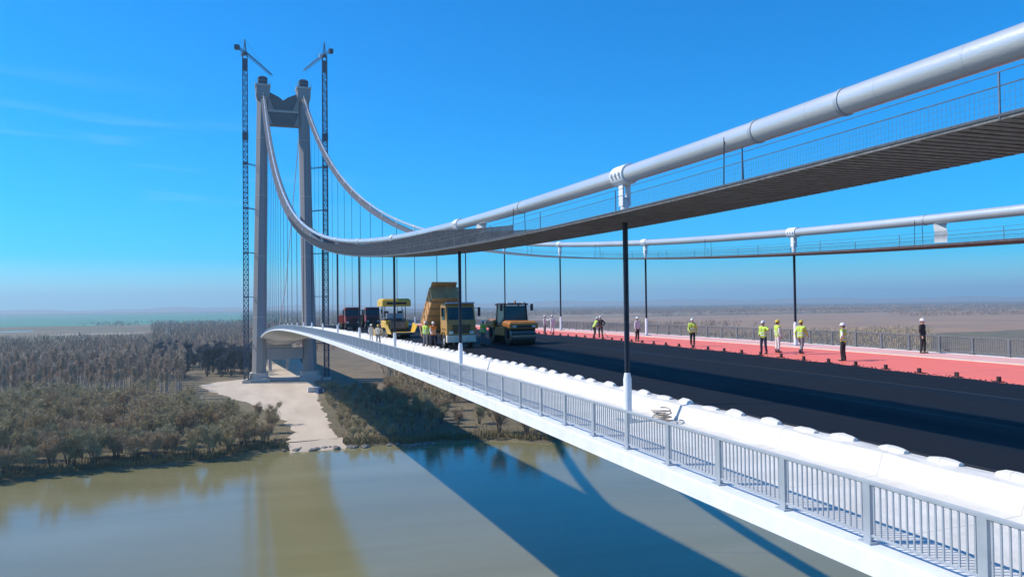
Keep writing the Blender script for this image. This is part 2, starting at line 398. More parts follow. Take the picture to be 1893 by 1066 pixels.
# white sheets tied between cable and catwalk
for x, s, lab in ((XN, 37.7, 'white cloth strip tied between the near cable and its catwalk'), (XF, 30.6, 'white cloth strip tied between the far cable and its catwalk')):
    t = MB(); z0, z1 = cz(s)-1.25, cz(s)-.25
    rings = []
    for u in [i/8 for i in range(9)]:
        q = lambda o, d: (x+.6*o-.8*d+.03*math.sin(7*u), s-.8*o-.6*d+.04*math.sin(9*u+o), lerp(z0, z1, u))
        rings.append([q(-.3, 0), q(.3, 0), q(.3, -.03), q(-.3, -.03)])
    t.loft(rings); tag(t.obj('cloth_strip', WHITEC, None, True), lab, 'cloth')
# coiled white rope at the foot of the first hanger
m = MB(); pts = []
for i in range(60):
    a = i*.55; r = .22+.05*math.sin(i*.9)
    pts.append((XN+.75+r*math.cos(a)*1.1, 21.2+r*math.sin(a)*1.4, dz(21.2)-.46+.011*i*.6+.02*math.sin(i)))
m.tube(pts, .022, 6); tag(m.obj('rope_coil', mat('dirty_rope', (.42,.36,.30), .9), None, True), 'brown rope coiled on the white footway by the first hanger', 'rope')

# ---------------------------------------------------------------- tower
def tower():
    t = thing('bridge_tower', 'tall grey concrete portal tower with two legs holding the cables', 'bridge tower', (XC, ST, 2))
    GZ = 2.0
    def ring(cx, z, wx, wy, ch):
        x0, x1, y0, y1 = cx-wx/2, cx+wx/2, -wy/2, wy/2
        return [(x0+ch,y0,z),(x1-ch,y0,z),(x1,y0+ch,z),(x1,y1-ch,z),(x1-ch,y1,z),(x0+ch,y1,z),(x0,y1-ch,z),(x0,y0+ch,z)]
    for sg in (-1, 1):
        cb, ct = sg*14.7, sg*11.75
        rings = []
        for i in range(15):
            u = i/14; z = lerp(3.0, 176, u); w = lerp(8.0, 6.3, min(1, u*1.05))
            rings.append(ring(lerp(cb, ct, u), z-GZ, w, lerp(9.5, 8, u), 2.3))
        MB().loft(rings).obj('leg', CONC, t)
        for z in (40, 76, 112, 146):        # construction joint rings
            u = z/176; c = lerp(cb, ct, u); w = lerp(8.0, 6.3, u)+.12
            MB().loft([ring(c, z-GZ, w, lerp(9.5,8,u)+.12, 2.32), ring(c, z-GZ+.35, w, lerp(9.5,8,u)+.12, 2.32)]).obj('joint_band', CONCD, t)
        # head with ledge, dark saddle housing on top
        MB().loft([ring(ct, 169-GZ, 6.5, 8.2, 1.2), ring(ct, 172-GZ, 8.0, 9.6, .6), ring(ct, 177-GZ, 8.0, 9.6, .6)]).obj('leg_head', CONC, t)
        MB().loft([ring(ct, 177-GZ, 8.8, 10.4, .4), ring(ct, 178.2-GZ, 8.8, 10.4, .4)]).obj('head_ledge', CONCD, t)
        MB().loft([ring(ct, 178.2-GZ, 5.4, 7.6, .4), ring(ct, 182.2-GZ, 5.6, 7.2, .5), ring(ct, 183.4-GZ, 3.2, 5.0, .5)]).obj('saddle_housing', NAVY, t)
        m = MB()
        for a in (-1, 1):
            for b in (-1, 1): m.bar((ct+a*4.2, b*5, 178.2-GZ), (ct+a*4.2, b*5, 180.4-GZ), .15)
            m.bar((ct+a*4.2, -5, 180.2-GZ), (ct+a*4.2, 5, 180.2-GZ), .12); m.bar((ct-4.2, a*5, 180.2-GZ), (ct+4.2, a*5, 180.2-GZ), .12)
        m.obj('head_guardrail', GREY, t)
        # base block
        MB().loft([ring(cb, 0, 13, 15, 1), ring(cb, 2.2, 13, 15, 1), ring(cb, 2.6, 10.5, 12, 1.4), ring(cb, 5.5, 10.0, 11.5, 1.4)]).obj('pile_cap', CONCD, t)
    # upper portal beam with V top and bottom haunches
    def prism(pts, y0, y1): return MB().loft([[(x, y0, z-GZ) for x, z in pts], [(x, y1, z-GZ) for x, z in pts]])
    a = 8.9
    prism([(-a,154.6),(a,154.6),(a,174.5),(2.6,171.6),(0,169.6),(-2.6,171.6),(-a,174.5)], -2.6, 2.6).obj('upper_crossbeam', CONCDK, t)
    prism([(-a,162.3),(a,162.3),(a,163.6),(-a,163.6)], -3.2, -2.605).obj('crossbeam_ledge', CONCD, t)
    for sg in (-1, 1):
        prism([(sg*a,163.6),(sg*a,172.5),(sg*5.4,163.6)], -3.6, -2.605).obj('haunch', CONC, t)
        prism([(sg*a,154.6),(sg*a,162.3),(sg*6.2,154.6)], -3.6, -2.605).obj('haunch', CONC, t)
    prism([(-10.4,15),(10.4,15),(10.4,21.5),(-10.4,21.5)], -3.4, 3.4).obj('lower_crossbeam', CONC, t)
    MB().box((-10, -3, .2), (10, 3, 2.0)).obj('tie_beam', CONCD, t)
    return t
tower()
# approach viaduct piers beyond the tower
for s in (560, 640, 720, 800, 880, 960):
    t = thing('viaduct_pier', 'pale twin-column pier under the approach deck beyond the tower', 'bridge pier', (XC, s, 2), 0, 'piers of the approach viaduct')
    h = dz(s)-3.7-2
    for sg in (-1, 1): MB().tube([(sg*6, 0, 0), (sg*6, 0, h-1.5)], 1.3, 14).obj('column', CONCD, t, True)
    MB().box((-9, -1.4, h-1.5), (9, 1.4, h-.02)).obj('cap_beam', CONCD, t)

# ---------------------------------------------------------------- tower cranes
def crane(x, y, ztop, jib_dir, jl, cl, label, tie_to, w=2.6):
    t = thing('tower_crane', label, 'tower crane', (x, y, 2))
    h = ztop-2; m = MB(); p = w/2
    for a in (-p, p):
        for b in (-p, p): m.bar((a, b, 0), (a, b, h), .5)
    k = 0; z = 0.0
    while z < h-3:
        for q, (a, b) in enumerate((((-p,-p),(p,-p)), ((p,-p),(p,p)), ((p,p),(-p,p)), ((-p,p),(-p,-p)))):
            if k % 2: a, b = b, a
            m.bar((*a, z), (*b, z+3), .34); m.bar((*a, z), (*b, z), .3)
        z += 3; k += 1
    m.obj('mast', CRANE, t)
    MB().box((-2.4,-2.4,-.4),(2.4,2.4,1.6)).obj('foundation_block', CONCD, t)
    MB().box((-1.5,-1.5,h-9),(1.5,1.5,h-2.5)).obj('climbing_frame', CRANE, t); MB().box((-1.7,-1.7,h*.74),(1.7,1.7,h*.74+4)).obj('climbing_frame', CRANE, t)
    MB().tube([(0,0,h),(0,0,h+1.2)], 1.5, 16).obj('slewing_ring', CRANE, t, True)
    d = Vector((*jib_dir, 0)).normalized(); nrm = Vector((-d.y, d.x, 0))
    m = MB()
    z0 = h+1.2; base = lambda u, o, zz: tuple(d*u+nrm*o+Vector((0,0,z0+zz)))
    m.bar(base(0,-.7,0), base(jl,-.7,0), .22); m.bar(base(0,.7,0), base(jl,.7,0), .22); m.bar(base(0,0,1.4), base(jl,0,1.2), .24)
    u = 0
    while u < jl-2:
        for o in (-.7,.7): m.bar(base(u,o,0), base(u+1,0,1.35), .1); m.bar(base(u+1,0,1.35), base(u+2,o,0), .1)
        u += 2
    m.obj('jib', CRANE, t)
    m = MB(); m.bar(base(0,-.8,0), base(-cl,-.8,0), .3); m.bar(base(0,.8,0), base(-cl,.8,0), .3)
    for i in range(6): m.bar(base(-cl*i/6,-.8,0), base(-cl*(i+1)/6,.8,0), .12)
    m.obj('counter_jib', CRANE, t)
    m = MB()
    for i in range(3): m.add([base(-cl+.9*i, -1.2, -1.9), base(-cl+.9*i+.7, -1.2, -1.9), base(-cl+.9*i+.7, 1.2, -1.9), base(-cl+.9*i, 1.2, -1.9), base(-cl+.9*i, -1.2, .6), base(-cl+.9*i+.7, -1.2, .6), base(-cl+.9*i+.7, 1.2, .6), base(-cl+.9*i, 1.2, .6)], [(0,3,2,1),(4,5,6,7),(0,1,5,4),(1,2,6,5),(2,3,7,6),(3,0,4,7)])
    m.obj('counterweight', NAVY, t)
    m = MB(); top = base(0,0,8)
    for a, b in ((-.8,-.8),(.8,-.8),(.8,.8),(-.8,.8)): m.bar(base(a,b,0), top, .22)
    m.obj('apex_frame', CRANE, t)
    MB().bar(top, base(jl*.65,0,1.3), .1).bar(top, base(-cl*.9,0,0), .1).obj('stay_rope', CRANE, t)
    c = Vector(base(1.2, 1.9, -1.6)); MB().box(tuple(c-Vector((.9,.9,0))), tuple(c+Vector((.9,.9,2.2)))).obj('operator_cab', WPAINT, t)
    for z in (24, 52, 78, 104, 130):
        if z < h-8:
            m = MB(); tx = tie_to(z)-x
            for yy in (-1.1, 1.1): m.bar((math.copysign(p, tx), yy, z-2), (tx, ST-y+yy*2.2, z-2), .3)
            m.box((-p-.3,-p-.3,z-2.4),(p+.3,p+.3,z-1.7)); m.obj('wall_tie', CRANE, t)
crane(1.4, 474, 194, (.36,.93), 46, 13, 'dark blue tower crane standing left of the bridge tower', lambda z: XC-lerp(14.7,11.75,z/176)-lerp(4,3.1,z/176))
crane(47.0, 474, 197, (-.25,.97), 38, 12, 'dark blue tower crane standing right of the bridge tower', lambda z: XC+lerp(14.7,11.75,z/176)+lerp(4,3.1,z/176))
# ---------------------------------------------------------------- river and banks
def mat_water():
    m = bpy.data.materials.new('river_water'); m.use_nodes = True; n, l = m.node_tree.nodes, m.node_tree.links
    b = n['Principled BSDF']; b.inputs['Roughness'].default_value = .11; b.inputs['IOR'].default_value = 1.4
    tc = n.new('ShaderNodeTexCoord'); mp = n.new('ShaderNodeMapping'); mp.inputs['Scale'].default_value = (1, 1, 1)
    l.new(tc.outputs['Object'], mp.inputs['Vector'])
    t = n.new('ShaderNodeTexNoise'); t.inputs['Scale'].default_value = .012; t.inputs['Detail'].default_value = 9; t.inputs['Distortion'].default_value = 1.2; mp.inputs['Scale'].default_value = (.5, 1.6, 1); l.new(mp.outputs[0], t.inputs['Vector'])
    r = n.new('ShaderNodeValToRGB'); r.color_ramp.elements[0].color = (.18, .165, .075, 1); r.color_ramp.elements[1].color = (.23, .215, .115, 1)
    r.color_ramp.elements[0].position = .35; r.color_ramp.elements[1].position = .65
    l.new(t.outputs['Fac'], r.inputs['Fac']); l.new(r.outputs[0], b.inputs['Base Color'])
    t2 = n.new('ShaderNodeTexNoise'); t2.inputs['Scale'].default_value = .45; t2.inputs['Detail'].default_value = 7; l.new(mp.outputs[0], t2.inputs['Vector'])
    bp = n.new('ShaderNodeBump'); bp.inputs['Strength'].default_value = .14; bp.inputs['Distance'].default_value = .25
    l.new(t2.outputs['Fac'], bp.inputs['Height']); l.new(bp.outputs[0], b.inputs['Normal'])
    return m
FAR = 16000
mb = MB().add([(-FAR,-FAR,0),(FAR,-FAR,0),(FAR,900,0),(-FAR,900,0)], [(0,1,2,3)])
tag(mb.obj('river_water', mat_water()), kind='structure')

SH = [(-16000, -2600), (-2500, 40), (-900, 190), (-400, 214), (-120, 228), (-60, 240), (-23, 246), (-5, 252), (11, 256), (20, 252), (32, 256), (47, 254), (60, 249), (77, 246), (94, 240), (130, 232), (220, 215), (600, 160), (1500, 60), (16000, -2500)]
def shore(x):
    for (x0, y0), (x1, y1) in zip(SH, SH[1:]):
        if x0 <= x <= x1:
            y = lerp(y0, y1, (x-x0)/(x1-x0)); break
    return y + 2.2*math.sin(x*.11)+1.3*math.sin(x*.31+1)+.7*math.sin(x*.83) if abs(x) < 500 else y
GL = 2.0
xs = [-16000,-9000,-5000,-3000,-2000,-1400,-1000,-750,-550] + [-450+6*i for i in range(160)] + [520,650,800,1000,1400,2000,3000,5000,9000,16000]
offs = [(-12, -1.5), (0, -.05), (2, .7), (6, 1.3), (14, 1.8), (30, GL), (120, GL), (400, GL), (1200, GL), (3500, GL), (8000, GL), (18600, GL)]
mb = MB(); mb.loft([[(x, min(16000, shore(x)+o+(random.uniform(-.8,.8) if 0 < o < 14 else 0)), z+(random.uniform(-.15,.15) if 0 < o < 14 else 0)) for o, z in offs] for x in xs], False, False)
def mat_ground():
    m = bpy.data.materials.new('flood_plain'); m.use_nodes = True; n, l = m.node_tree.nodes, m.node_tree.links
    b = n['Principled BSDF']; b.inputs['Roughness'].default_value = .95
    tc = n.new('ShaderNodeTexCoord')
    def noise(sc, det, cols, pos):
        t = n.new('ShaderNodeTexNoise'); t.inputs['Scale'].default_value = sc; t.inputs['Detail'].default_value = det; l.new(tc.outputs['Object'], t.inputs['Vector'])
        r = n.new('ShaderNodeValToRGB'); r.color_ramp.elements[0].color = (*cols[0], 1); r.color_ramp.elements[1].color = (*cols[1], 1)
        r.color_ramp.elements[0].position, r.color_ramp.elements[1].position = pos
        l.new(t.outputs['Fac'], r.inputs['Fac']); return r
    a = noise(.05, 8, ((.11,.08,.04), (.25,.18,.09)), (.35, .65)); c = noise(.0016, 5, ((.10,.10,.055), (.20,.145,.095)), (.42, .58)); f = noise(.0007, 3, ((0,0,0), (1,1,1)), (.45, .6))
    mx = n.new('ShaderNodeMixRGB'); mx.inputs['Fac'].default_value = .55; l.new(a.outputs[0], mx.inputs[1]); l.new(c.outputs[0], mx.inputs[2])
    l.new(mx.outputs[0], b.inputs['Base Color'])
    t2 = n.new('ShaderNodeTexNoise'); t2.inputs['Scale'].default_value = .9; t2.inputs['Detail'].default_value = 8; l.new(tc.outputs['Object'], t2.inputs['Vector'])
    bp = n.new('ShaderNodeBump'); bp.inputs['Strength'].default_value = .8; bp.inputs['Distance'].default_value = .5
    l.new(t2.outputs['Fac'], bp.inputs['Height']); l.new(bp.outputs[0], b.inputs['Normal'])
    return m
tag(mb.obj('ground', mat_ground()), kind='structure')

# pale sand works yard from the river bank to the tower and on under the approach deck
def sheet(name, outline, m, z=GL+.06, jag=1.2, step=4):
    pts = []
    for (x0, y0), (x1, y1) in zip(outline, outline[1:]+outline[:1]):
        k = max(1, int(math.hypot(x1-x0, y1-y0)/step))
        for i in range(k): pts.append((lerp(x0,x1,i/k)+random.uniform(-jag,jag), lerp(y0,y1,i/k)+random.uniform(-jag,jag), z))
    bm = bmesh.new(); vs = [bm.verts.new(p) for p in pts]; f = bm.faces.new(vs); f.normal_update()
    if f.normal.z < 0: f.normal_flip()
    bmesh.ops.triangulate(bm, faces=[f])
    me = bpy.data.meshes.new(name); bm.to_mesh(me); bm.free(); me.materials.append(m)
    o = bpy.data.objects.new(name, me); col.objects.link(o); return tag(o, kind='structure')
YARD = [(13,262),(16,280),(15,312),(6,360),(-4,392),(-20,448),(-24,470),(-14,488),(2,502),(12,520),(16,700),(14,980),(44,980),(44,700),(42,500),(36,430),(32,350),(30,290),(30,262)]
sheet('sand_yard', YARD, SAND)
# sand spit sloping to the water (bank ramp)
mb = MB(); mb.loft([[(lerp(13.5,31,i/6)+random.uniform(-.6,.6), y+random.uniform(-.6,.6), z) for i in range(7)] for y, z in ((252.5,-.3),(254.5,.45),(258,1.35),(263,2.1))], False, False)
tag(mb.obj('sand_ramp', SAND, None, True), kind='structure')
# far strips: pale water and fields glinting before the horizon
for nm, outline, m in (('distant_lake', [(-178,1790),(-125,1780),(-130,1860),(-172,1870)], mat('lake_water', (.12,.14,.13), .12)),
                       ('distant_lake', [(-520,1800),(-415,1790),(-400,1840),(-470,1875)], mat('lake_water', (.12,.14,.13), .12)),
                       ('stubble_field', [(-330,1500),(-190,1470),(-160,1560),(-300,1600)], mat('pale_field', (.34,.28,.20), .9, scale=.02)),
                       ('stubble_field', [(260,700),(1500,800),(2900,2200),(800,2100)], mat('brown_field', (.34,.205,.115), .95, c2=(.25,.16,.10), scale=.006, detail=8)),
                       ('stubble_field', [(900,2300),(3800,2600),(5200,4600),(1400,4400)], mat('ochre_field', (.34,.22,.12), .95, c2=(.24,.165,.10), scale=.004, detail=8)),
                       ('winter_wheat', [(-4500,2400),(200,2300),(100,7000),(-5200,7000)], mat('green_wheat', (.07,.25,.16), .95, c2=(.05,.18,.13), scale=.004))):
    sheet(nm, outline, m, GL+.12, 12, 60)
# low hills on the right-hand horizon and a faint rise on the left
def ridge(name, pts, depth, m):
    mb = MB(); rings = []
    for i, (x, y, h) in enumerate(pts):
        d = Vector((x, y, 0)).normalized()*depth
        rings.append([(x-d.x, y-d.y, 0), (x-d.x*.5, y-d.y*.5, h*.6), (x, y, h), (x+d.x*.6, y+d.y*.6, h*.5), (x+d.x, y+d.y, 0)])
    mb.loft(rings, False, False); return tag(mb.obj(name, m, None, True), kind='structure')
pts = []
for i in range(70):
    a = R(lerp(-25, 65, i/69)); d = 13000
    h = 40+45*max(0, math.sin(lerp(-.6, 3.0, i/69)))+12*math.sin(i*.9)+9*math.sin(i*2.1)
    pts.append((d*math.sin(a), d*math.cos(a), h))
ridge('hills', pts, 1400, FARW)

# ---------------------------------------------------------------- trees
def limb_tree(seed, H, rad, n_stems, spread, n_twig, twl, tww, upw, lo=.15):
    rr = np.random.default_rng(seed); tr = MB(); tips = []
    for k in range(n_stems):
        a = 2*math.pi*(k+rr.random()*.7)/n_stems; base = Vector((.35*math.cos(a), .35*math.sin(a), 0))*(n_stems > 1)
        lean = Vector((math.cos(a), math.sin(a), 0))*spread*rr.uniform(.4, 1.1)*(H if n_stems > 1 else .1)
        hh = H*rr.uniform(.7, .97)
        P = lambda u: base + lean*u**1.4 + Vector((0, 0, hh*u)) + Vector((math.sin(u*7+k), math.cos(u*6+2*k), 0))*.02*H*u
        r0 = H*.014*(1.3 if n_stems == 1 else 1)
        tr.tube([P(i/6) for i in range(7)], [r0*(1-.85*i/6) for i in range(7)], 5)
        for j in range(9 if n_stems > 1 else 22):
            u = rr.uniform(lo+.1, .95); p = P(u); aa = rr.uniform(0, 6.28); L = rad*rr.uniform(.5, 1.0)*(1.15-u*.7)
            d = Vector((math.cos(aa), math.sin(aa), upw*rr.uniform(.5, 1.4))).normalized()
            q = p+d*L*.5+Vector((0,0,.03*L)); e = p+d*L+Vector((0,0,.12*L))
            tr.tube([p, q, e], [r0*.35, r0*.22, r0*.08], 4)
            tips += [(q, d, L), (e, d, L), (lerp(p, e, .75), d, L)]
        tips.append((P(1), Vector((0,0,1)), rad))
    # twigs: many thin slivers clustered on the limb tips
    T = len(tips); idx = rr.integers(0, T, n_twig)
    c = np.array([tips[i][0] for i in idx]); L = np.array([tips[i][2] for i in idx])
    c = c + rr.normal(size=(n_twig, 3))*(L*.22)[:, None]*np.array([1, 1, .9])
    c[:, 2] = np.maximum(c[:, 2], .3)
    d = rr.normal(size=(n_twig, 3)); d[:, 2] = np.abs(d[:, 2])*upw+.25; d /= np.linalg.norm(d, axis=1)[:, None]
    s = np.cross(d, rr.normal(size=(n_twig, 3))); s /= np.linalg.norm(s, axis=1)[:, None]
    l = twl*rr.uniform(.5, 1.3, n_twig)[:, None]; w = tww*rr.uniform(.6, 1.4, n_twig)[:, None]
    V = np.stack([c-s*w, c+s*w, c+d*l], 1).reshape(-1, 3)
    return tr, V
def tri_mesh(name, V, m):
    me = bpy.data.meshes.new(name); n = len(V)//3
    me.vertices.add(len(V)); me.vertices.foreach_set('co', V.ravel().astype('f4'))
    me.loops.add(len(V)); me.loops.foreach_set('vertex_index', np.arange(len(V), dtype='i4'))
    me.polygons.add(n); me.polygons.foreach_set('loop_start', np.arange(0, len(V), 3, dtype='i4')); me.polygons.foreach_set('loop_total', np.full(n, 3, 'i4'))
    me.update(calc_edges=True); me.materials.append(m); return me
WILL = []
for i in range(7):
    tr, V = limb_tree(100+i, 11, 3.6, 5, .30, 5200, 1.1, .034, .9)
    WILL.append((tr.mesh('trunk', BARK), tri_mesh('crown', V, TWIGS[i % 3])))
POP = []
for i in range(5):
    tr, V = limb_tree(200+i, 24, 3.2, 1, .0, 1700, 1.7, .06, 2.2, .28)
    POP.append((tr.mesh('trunk', PBARK), tri_mesh('crown', V, POPT)))
DRK = []
for i in range(3):
    tr, V = limb_tree(300+i, 17, 4.0, 3, .16, 2200, 1.6, .13, 1.1)
    DRK.append((tr.mesh('trunk', BARK), tri_mesh('crown', V, SHADET)))
def tree(name, pair, x, y, sc, label, cat, group, z=GL):
    t = thing(name, label, cat, (x, y, z-.1), random.uniform(0, 6.28), group); t.scale = (sc*random.uniform(.9,1.15), sc*random.uniform(.9,1.15), sc)
    for nm, me in zip(('trunk', 'crown'), pair):
        o = bpy.data.objects.new(nm, me); col.objects.link(o); o.parent = t
def inside(x, y, poly):
    r = False
    for (x0, y0), (x1, y1) in zip(poly, poly[1:]+poly[:1]):
        if (y0 > y) != (y1 > y) and x < x0+(y-y0)/(y1-y0)*(x1-x0): r = not r
    return r
def clear(x, y, m=3):
    return not any(inside(x+a, y+b, YARD) for a in (-m, m) for b in (-m, m)) and not (abs(x-10) < 9 and abs(y-480) < 12) and not (abs(x-38) < 9 and abs(y-480) < 12)
def scatter(n, x0, x1, y0, y1, dmin, ok):
    out = []; tries = 0
    while len(out) < n and tries < 20000:
        tries += 1; x, y = random.uniform(x0, x1), random.uniform(y0, y1)
        if ok(x, y) and all((x-a)**2+(y-b)**2 > dmin*dmin for a, b in out): out.append((x, y))
    return out
# willow thicket on the left bank
sp = [(x, shore(x)+random.uniform(3, 7)) for x in [-98+5.2*i for i in range(21)]] + scatter(190, -140, 12, 240, 380, 4.0, lambda x, y: y > shore(x)+8 and clear(x, y, 4) and x > -30-.33*y and not (y > 335 and x > -38))
for x, y in sp:
    k = random.randrange(7); e = max(0, 1-abs(y-shore(x))/14); q = min(1, max(.62, .62+(-2-x)/60)) if y > 262 else min(1, .7+max(0, -x)/40)
    tree('willow_tree', WILL[k], x, y, q*random.uniform(.75, 1.25)*(.92 if e > .3 else 1.1), 'bare olive-brown willow in the thicket on the left river bank', 'tree', 'willows on the left river bank', GL-e*1.0)
# scrub and trees right of the sand yard, under and beyond the deck
for x, y in scatter(150, 32, 64, 258, 420, 2.6, lambda x, y: clear(x, y, 3)):
    tree('bank_shrub', WILL[random.randrange(7)], x, y, random.uniform(.20, .50), 'low brown shrub beside the right edge of the sand yard', 'shrub', 'shrubs right of the sand yard')
for x, y in scatter(110, 55, 175, 236, 400, 5.0, lambda x, y: y > shore(x)+5 and x > 48+(y-240)*.12):
    tree('willow_tree', WILL[random.randrange(7)], x, y, random.uniform(.65, 1.1), 'bare brown willow on the river bank below the white deck edge', 'tree', 'willows below the deck edge', GL-.4)
# poplar plantation in rows behind the thicket
n = 0
for r_ in range(26):
    y = 405+r_*13
    for c_ in range(40):
        x = -30-.05*(y-400)-c_*6.5+random.uniform(-.8, .8)
        if x < -.36*y-30 or n >= 300 or random.random() < .12 or (y > 540 and x > -30): continue
        if not clear(x, y, 7): continue
        tree('poplar_tree', POP[random.randrange(5)], x, y+random.uniform(-1, 1), random.uniform(.8, 1.05), 'tall bare grey-brown poplar in the plantation behind the willow thicket', 'tree', 'poplars of the plantation'); n += 1
# copse left of the tower foot, its shade painted into the twig colour
for x, y in scatter(60, -62, 10, 515, 640, 5, lambda x, y: clear(x, y, 4)):
    tree('copse_tree', DRK[random.randrange(3)], x, y, random.uniform(.85, 1.2), 'tree coloured dark bluish for shade in the copse behind the left tower leg', 'tree', 'dark copse behind the tower foot')
# far woods to the horizon: one mass
def far_wood(name, n, xr, yr, ok, h, m, seed, sl=8):
    rr = np.random.default_rng(seed); pts = []
    while len(pts) < n:
        x = rr.uniform(*xr); y = math.exp(rr.uniform(math.log(yr[0]), math.log(yr[1])))
        x = x*y
        if ok(x, y): pts.append((x, y))
    P = np.array(pts); d = np.hypot(P[:, 0], P[:, 1]); N = n*sl
    C = np.repeat(P, sl, 0); D = np.repeat(d, sl); g = np.clip(D/900, .8, 5)
    c = np.stack([C[:, 0]+rr.normal(size=N)*2.5*g, C[:, 1]+rr.normal(size=N)*2.5*g, GL+rr.uniform(0, .70, N)*h*np.repeat(rr.uniform(.7, 1.05, n), sl)], 1)
    dr = rr.normal(size=(N, 3))*.35; dr[:, 2] = 1; s = rr.normal(size=(N, 3)); s[:, 2] *= .2; s /= np.linalg.norm(s, axis=1)[:, None]
    w = (.26*g*rr.uniform(.5, 1.5, N))[:, None]; l = (h*.34*rr.uniform(.4, 1.2, N))[:, None]
    V = np.stack([c-s*w, c+s*w, c+dr*l], 1).reshape(-1, 3)
    o = bpy.data.objects.new(name, tri_mesh(name, V, m)); col.objects.link(o)
    return o
o = far_wood('far_wood', 17000, (-.52, 1.5), (700, 9000), lambda x, y: y > 760 and not (6 < x < 52 and y < 1000) and math.sin(x*.0031+1.3)+math.sin(y*.0023+x*.001) > -.9 and not (1150 < y < 2150 and -.31 < x/y < -.10) and not (x < 0 and y > 2300) and not (x > .28*y and 600 < y < 2500 and math.sin(y*.011+x*.002) < .93), 16, FARW, 5, 16)
tag(o, 'brown winter woods spreading over the plain to the hazy horizon', 'woods', kind='stuff')
o = far_wood('near_wood', 6000, (.08, 1.1), (330, 800), lambda x, y: y > shore(x)+40 and x > 60+(y-240)*.10 and x < 900, 13, TWIGS[1], 6, 14)
tag(o, 'brown woods on the far bank right of the bridge', 'woods', kind='stuff')
# dry grass and reeds fringing the bank
rr = np.random.default_rng(9); N = 26000
gx = rr.uniform(-130, 190, N); gy = np.array([shore(x) for x in gx])+rr.exponential(9, N)+1
keep = [not inside(a, b, YARD) and not (13 < a < 31 and b < 265) for a, b in zip(gx, gy)]
gx, gy = gx[keep], gy[keep]; N = len(gx)
c = np.stack([gx, gy, np.full(N, 1.0)], 1); s = rr.normal(size=(N, 3)); s[:, 2] = 0; s /= np.linalg.norm(s, axis=1)[:, None]
dd = rr.normal(size=(N, 3))*.3; dd[:, 2] = 1
V = np.stack([c-s*.16, c+s*.16, c+dd*rr.uniform(.7, 2.0, N)[:, None]], 1).reshape(-1, 3)
o = bpy.data.objects.new('bank_grass', tri_mesh('bank_grass', V, mat('dry_grass', (.26,.20,.09), .9, c2=(.15,.12,.05), scale=.2))); col.objects.link(o)
tag(o, 'dry reeds and grass along the water edge', 'grass', kind='stuff')
# stones at the foot of the sand ramp
def rock(seed):
    q = random.Random(seed); m = MB(); m.sphere((0,0,0), 1, (1,.8,.6), 8, 5); m.v = [tuple(c*q.uniform(.8,1.15) for c in p) for p in m.v]; return m.mesh('bank_stone', mat('grey_stone', (.27,.25,.23), .9, c2=(.12,.11,.10), scale=1.5), False)
rocks = [rock(i) for i in range(4)]
for i in range(46):
    x = random.uniform(15, 60) if i > 12 else random.uniform(12, 33); o = bpy.data.objects.new('bank_stone', rocks[i % 4]); col.objects.link(o)
    o.location = (x, shore(x)+random.uniform(-1.2, 1.2), .25); s = random.uniform(.5, 1.3); o.scale = (s*1.2, s, s); o.rotation_euler = (0, 0, random.uniform(0, 6))
    tag(o, 'grey boulder at the water edge below the sand yard', 'stone', 'boulders at the water edge')

# site containers at the edge of the sand yard
def container(x, y, rz, m_, label):
    t = thing('site_container', label, 'container', (x, y, GL+.05), rz)
    b = MB(); pts = []
    for i in range(25): pts += [(-3+.25*i-(.06 if i else 0), -1.2), (-3+.25*i+.0, -1.17)] if i < 24 else [(3, -1.2)]
    pts += [(3, 1.2), (-3, 1.2)]
    b.loft([[(px, py, .1) for px, py in pts], [(px, py, 2.5) for px, py in pts]]); body = b.obj('body', m_, t)
    MB().box((-3.03,-1.23,2.5),(3.03,1.23,2.6)).obj('roof', m_, t)
    MB().box((-.5,-1.26,.15),(.45,-1.205,2.2)).obj('door', CREAM, t)
    MB().box((1.0,-1.25,1.1),(2.2,-1.205,1.9)).obj('window', GLASS, t)
container(37.5, 402, .5, mat('container_blue', (.03,.09,.22), .5), 'blue site container at the right edge of the sand yard')
container(33.8, 408, .1, mat('container_white', (.66,.67,.66), .5), 'white site container at the right edge of the sand yard')
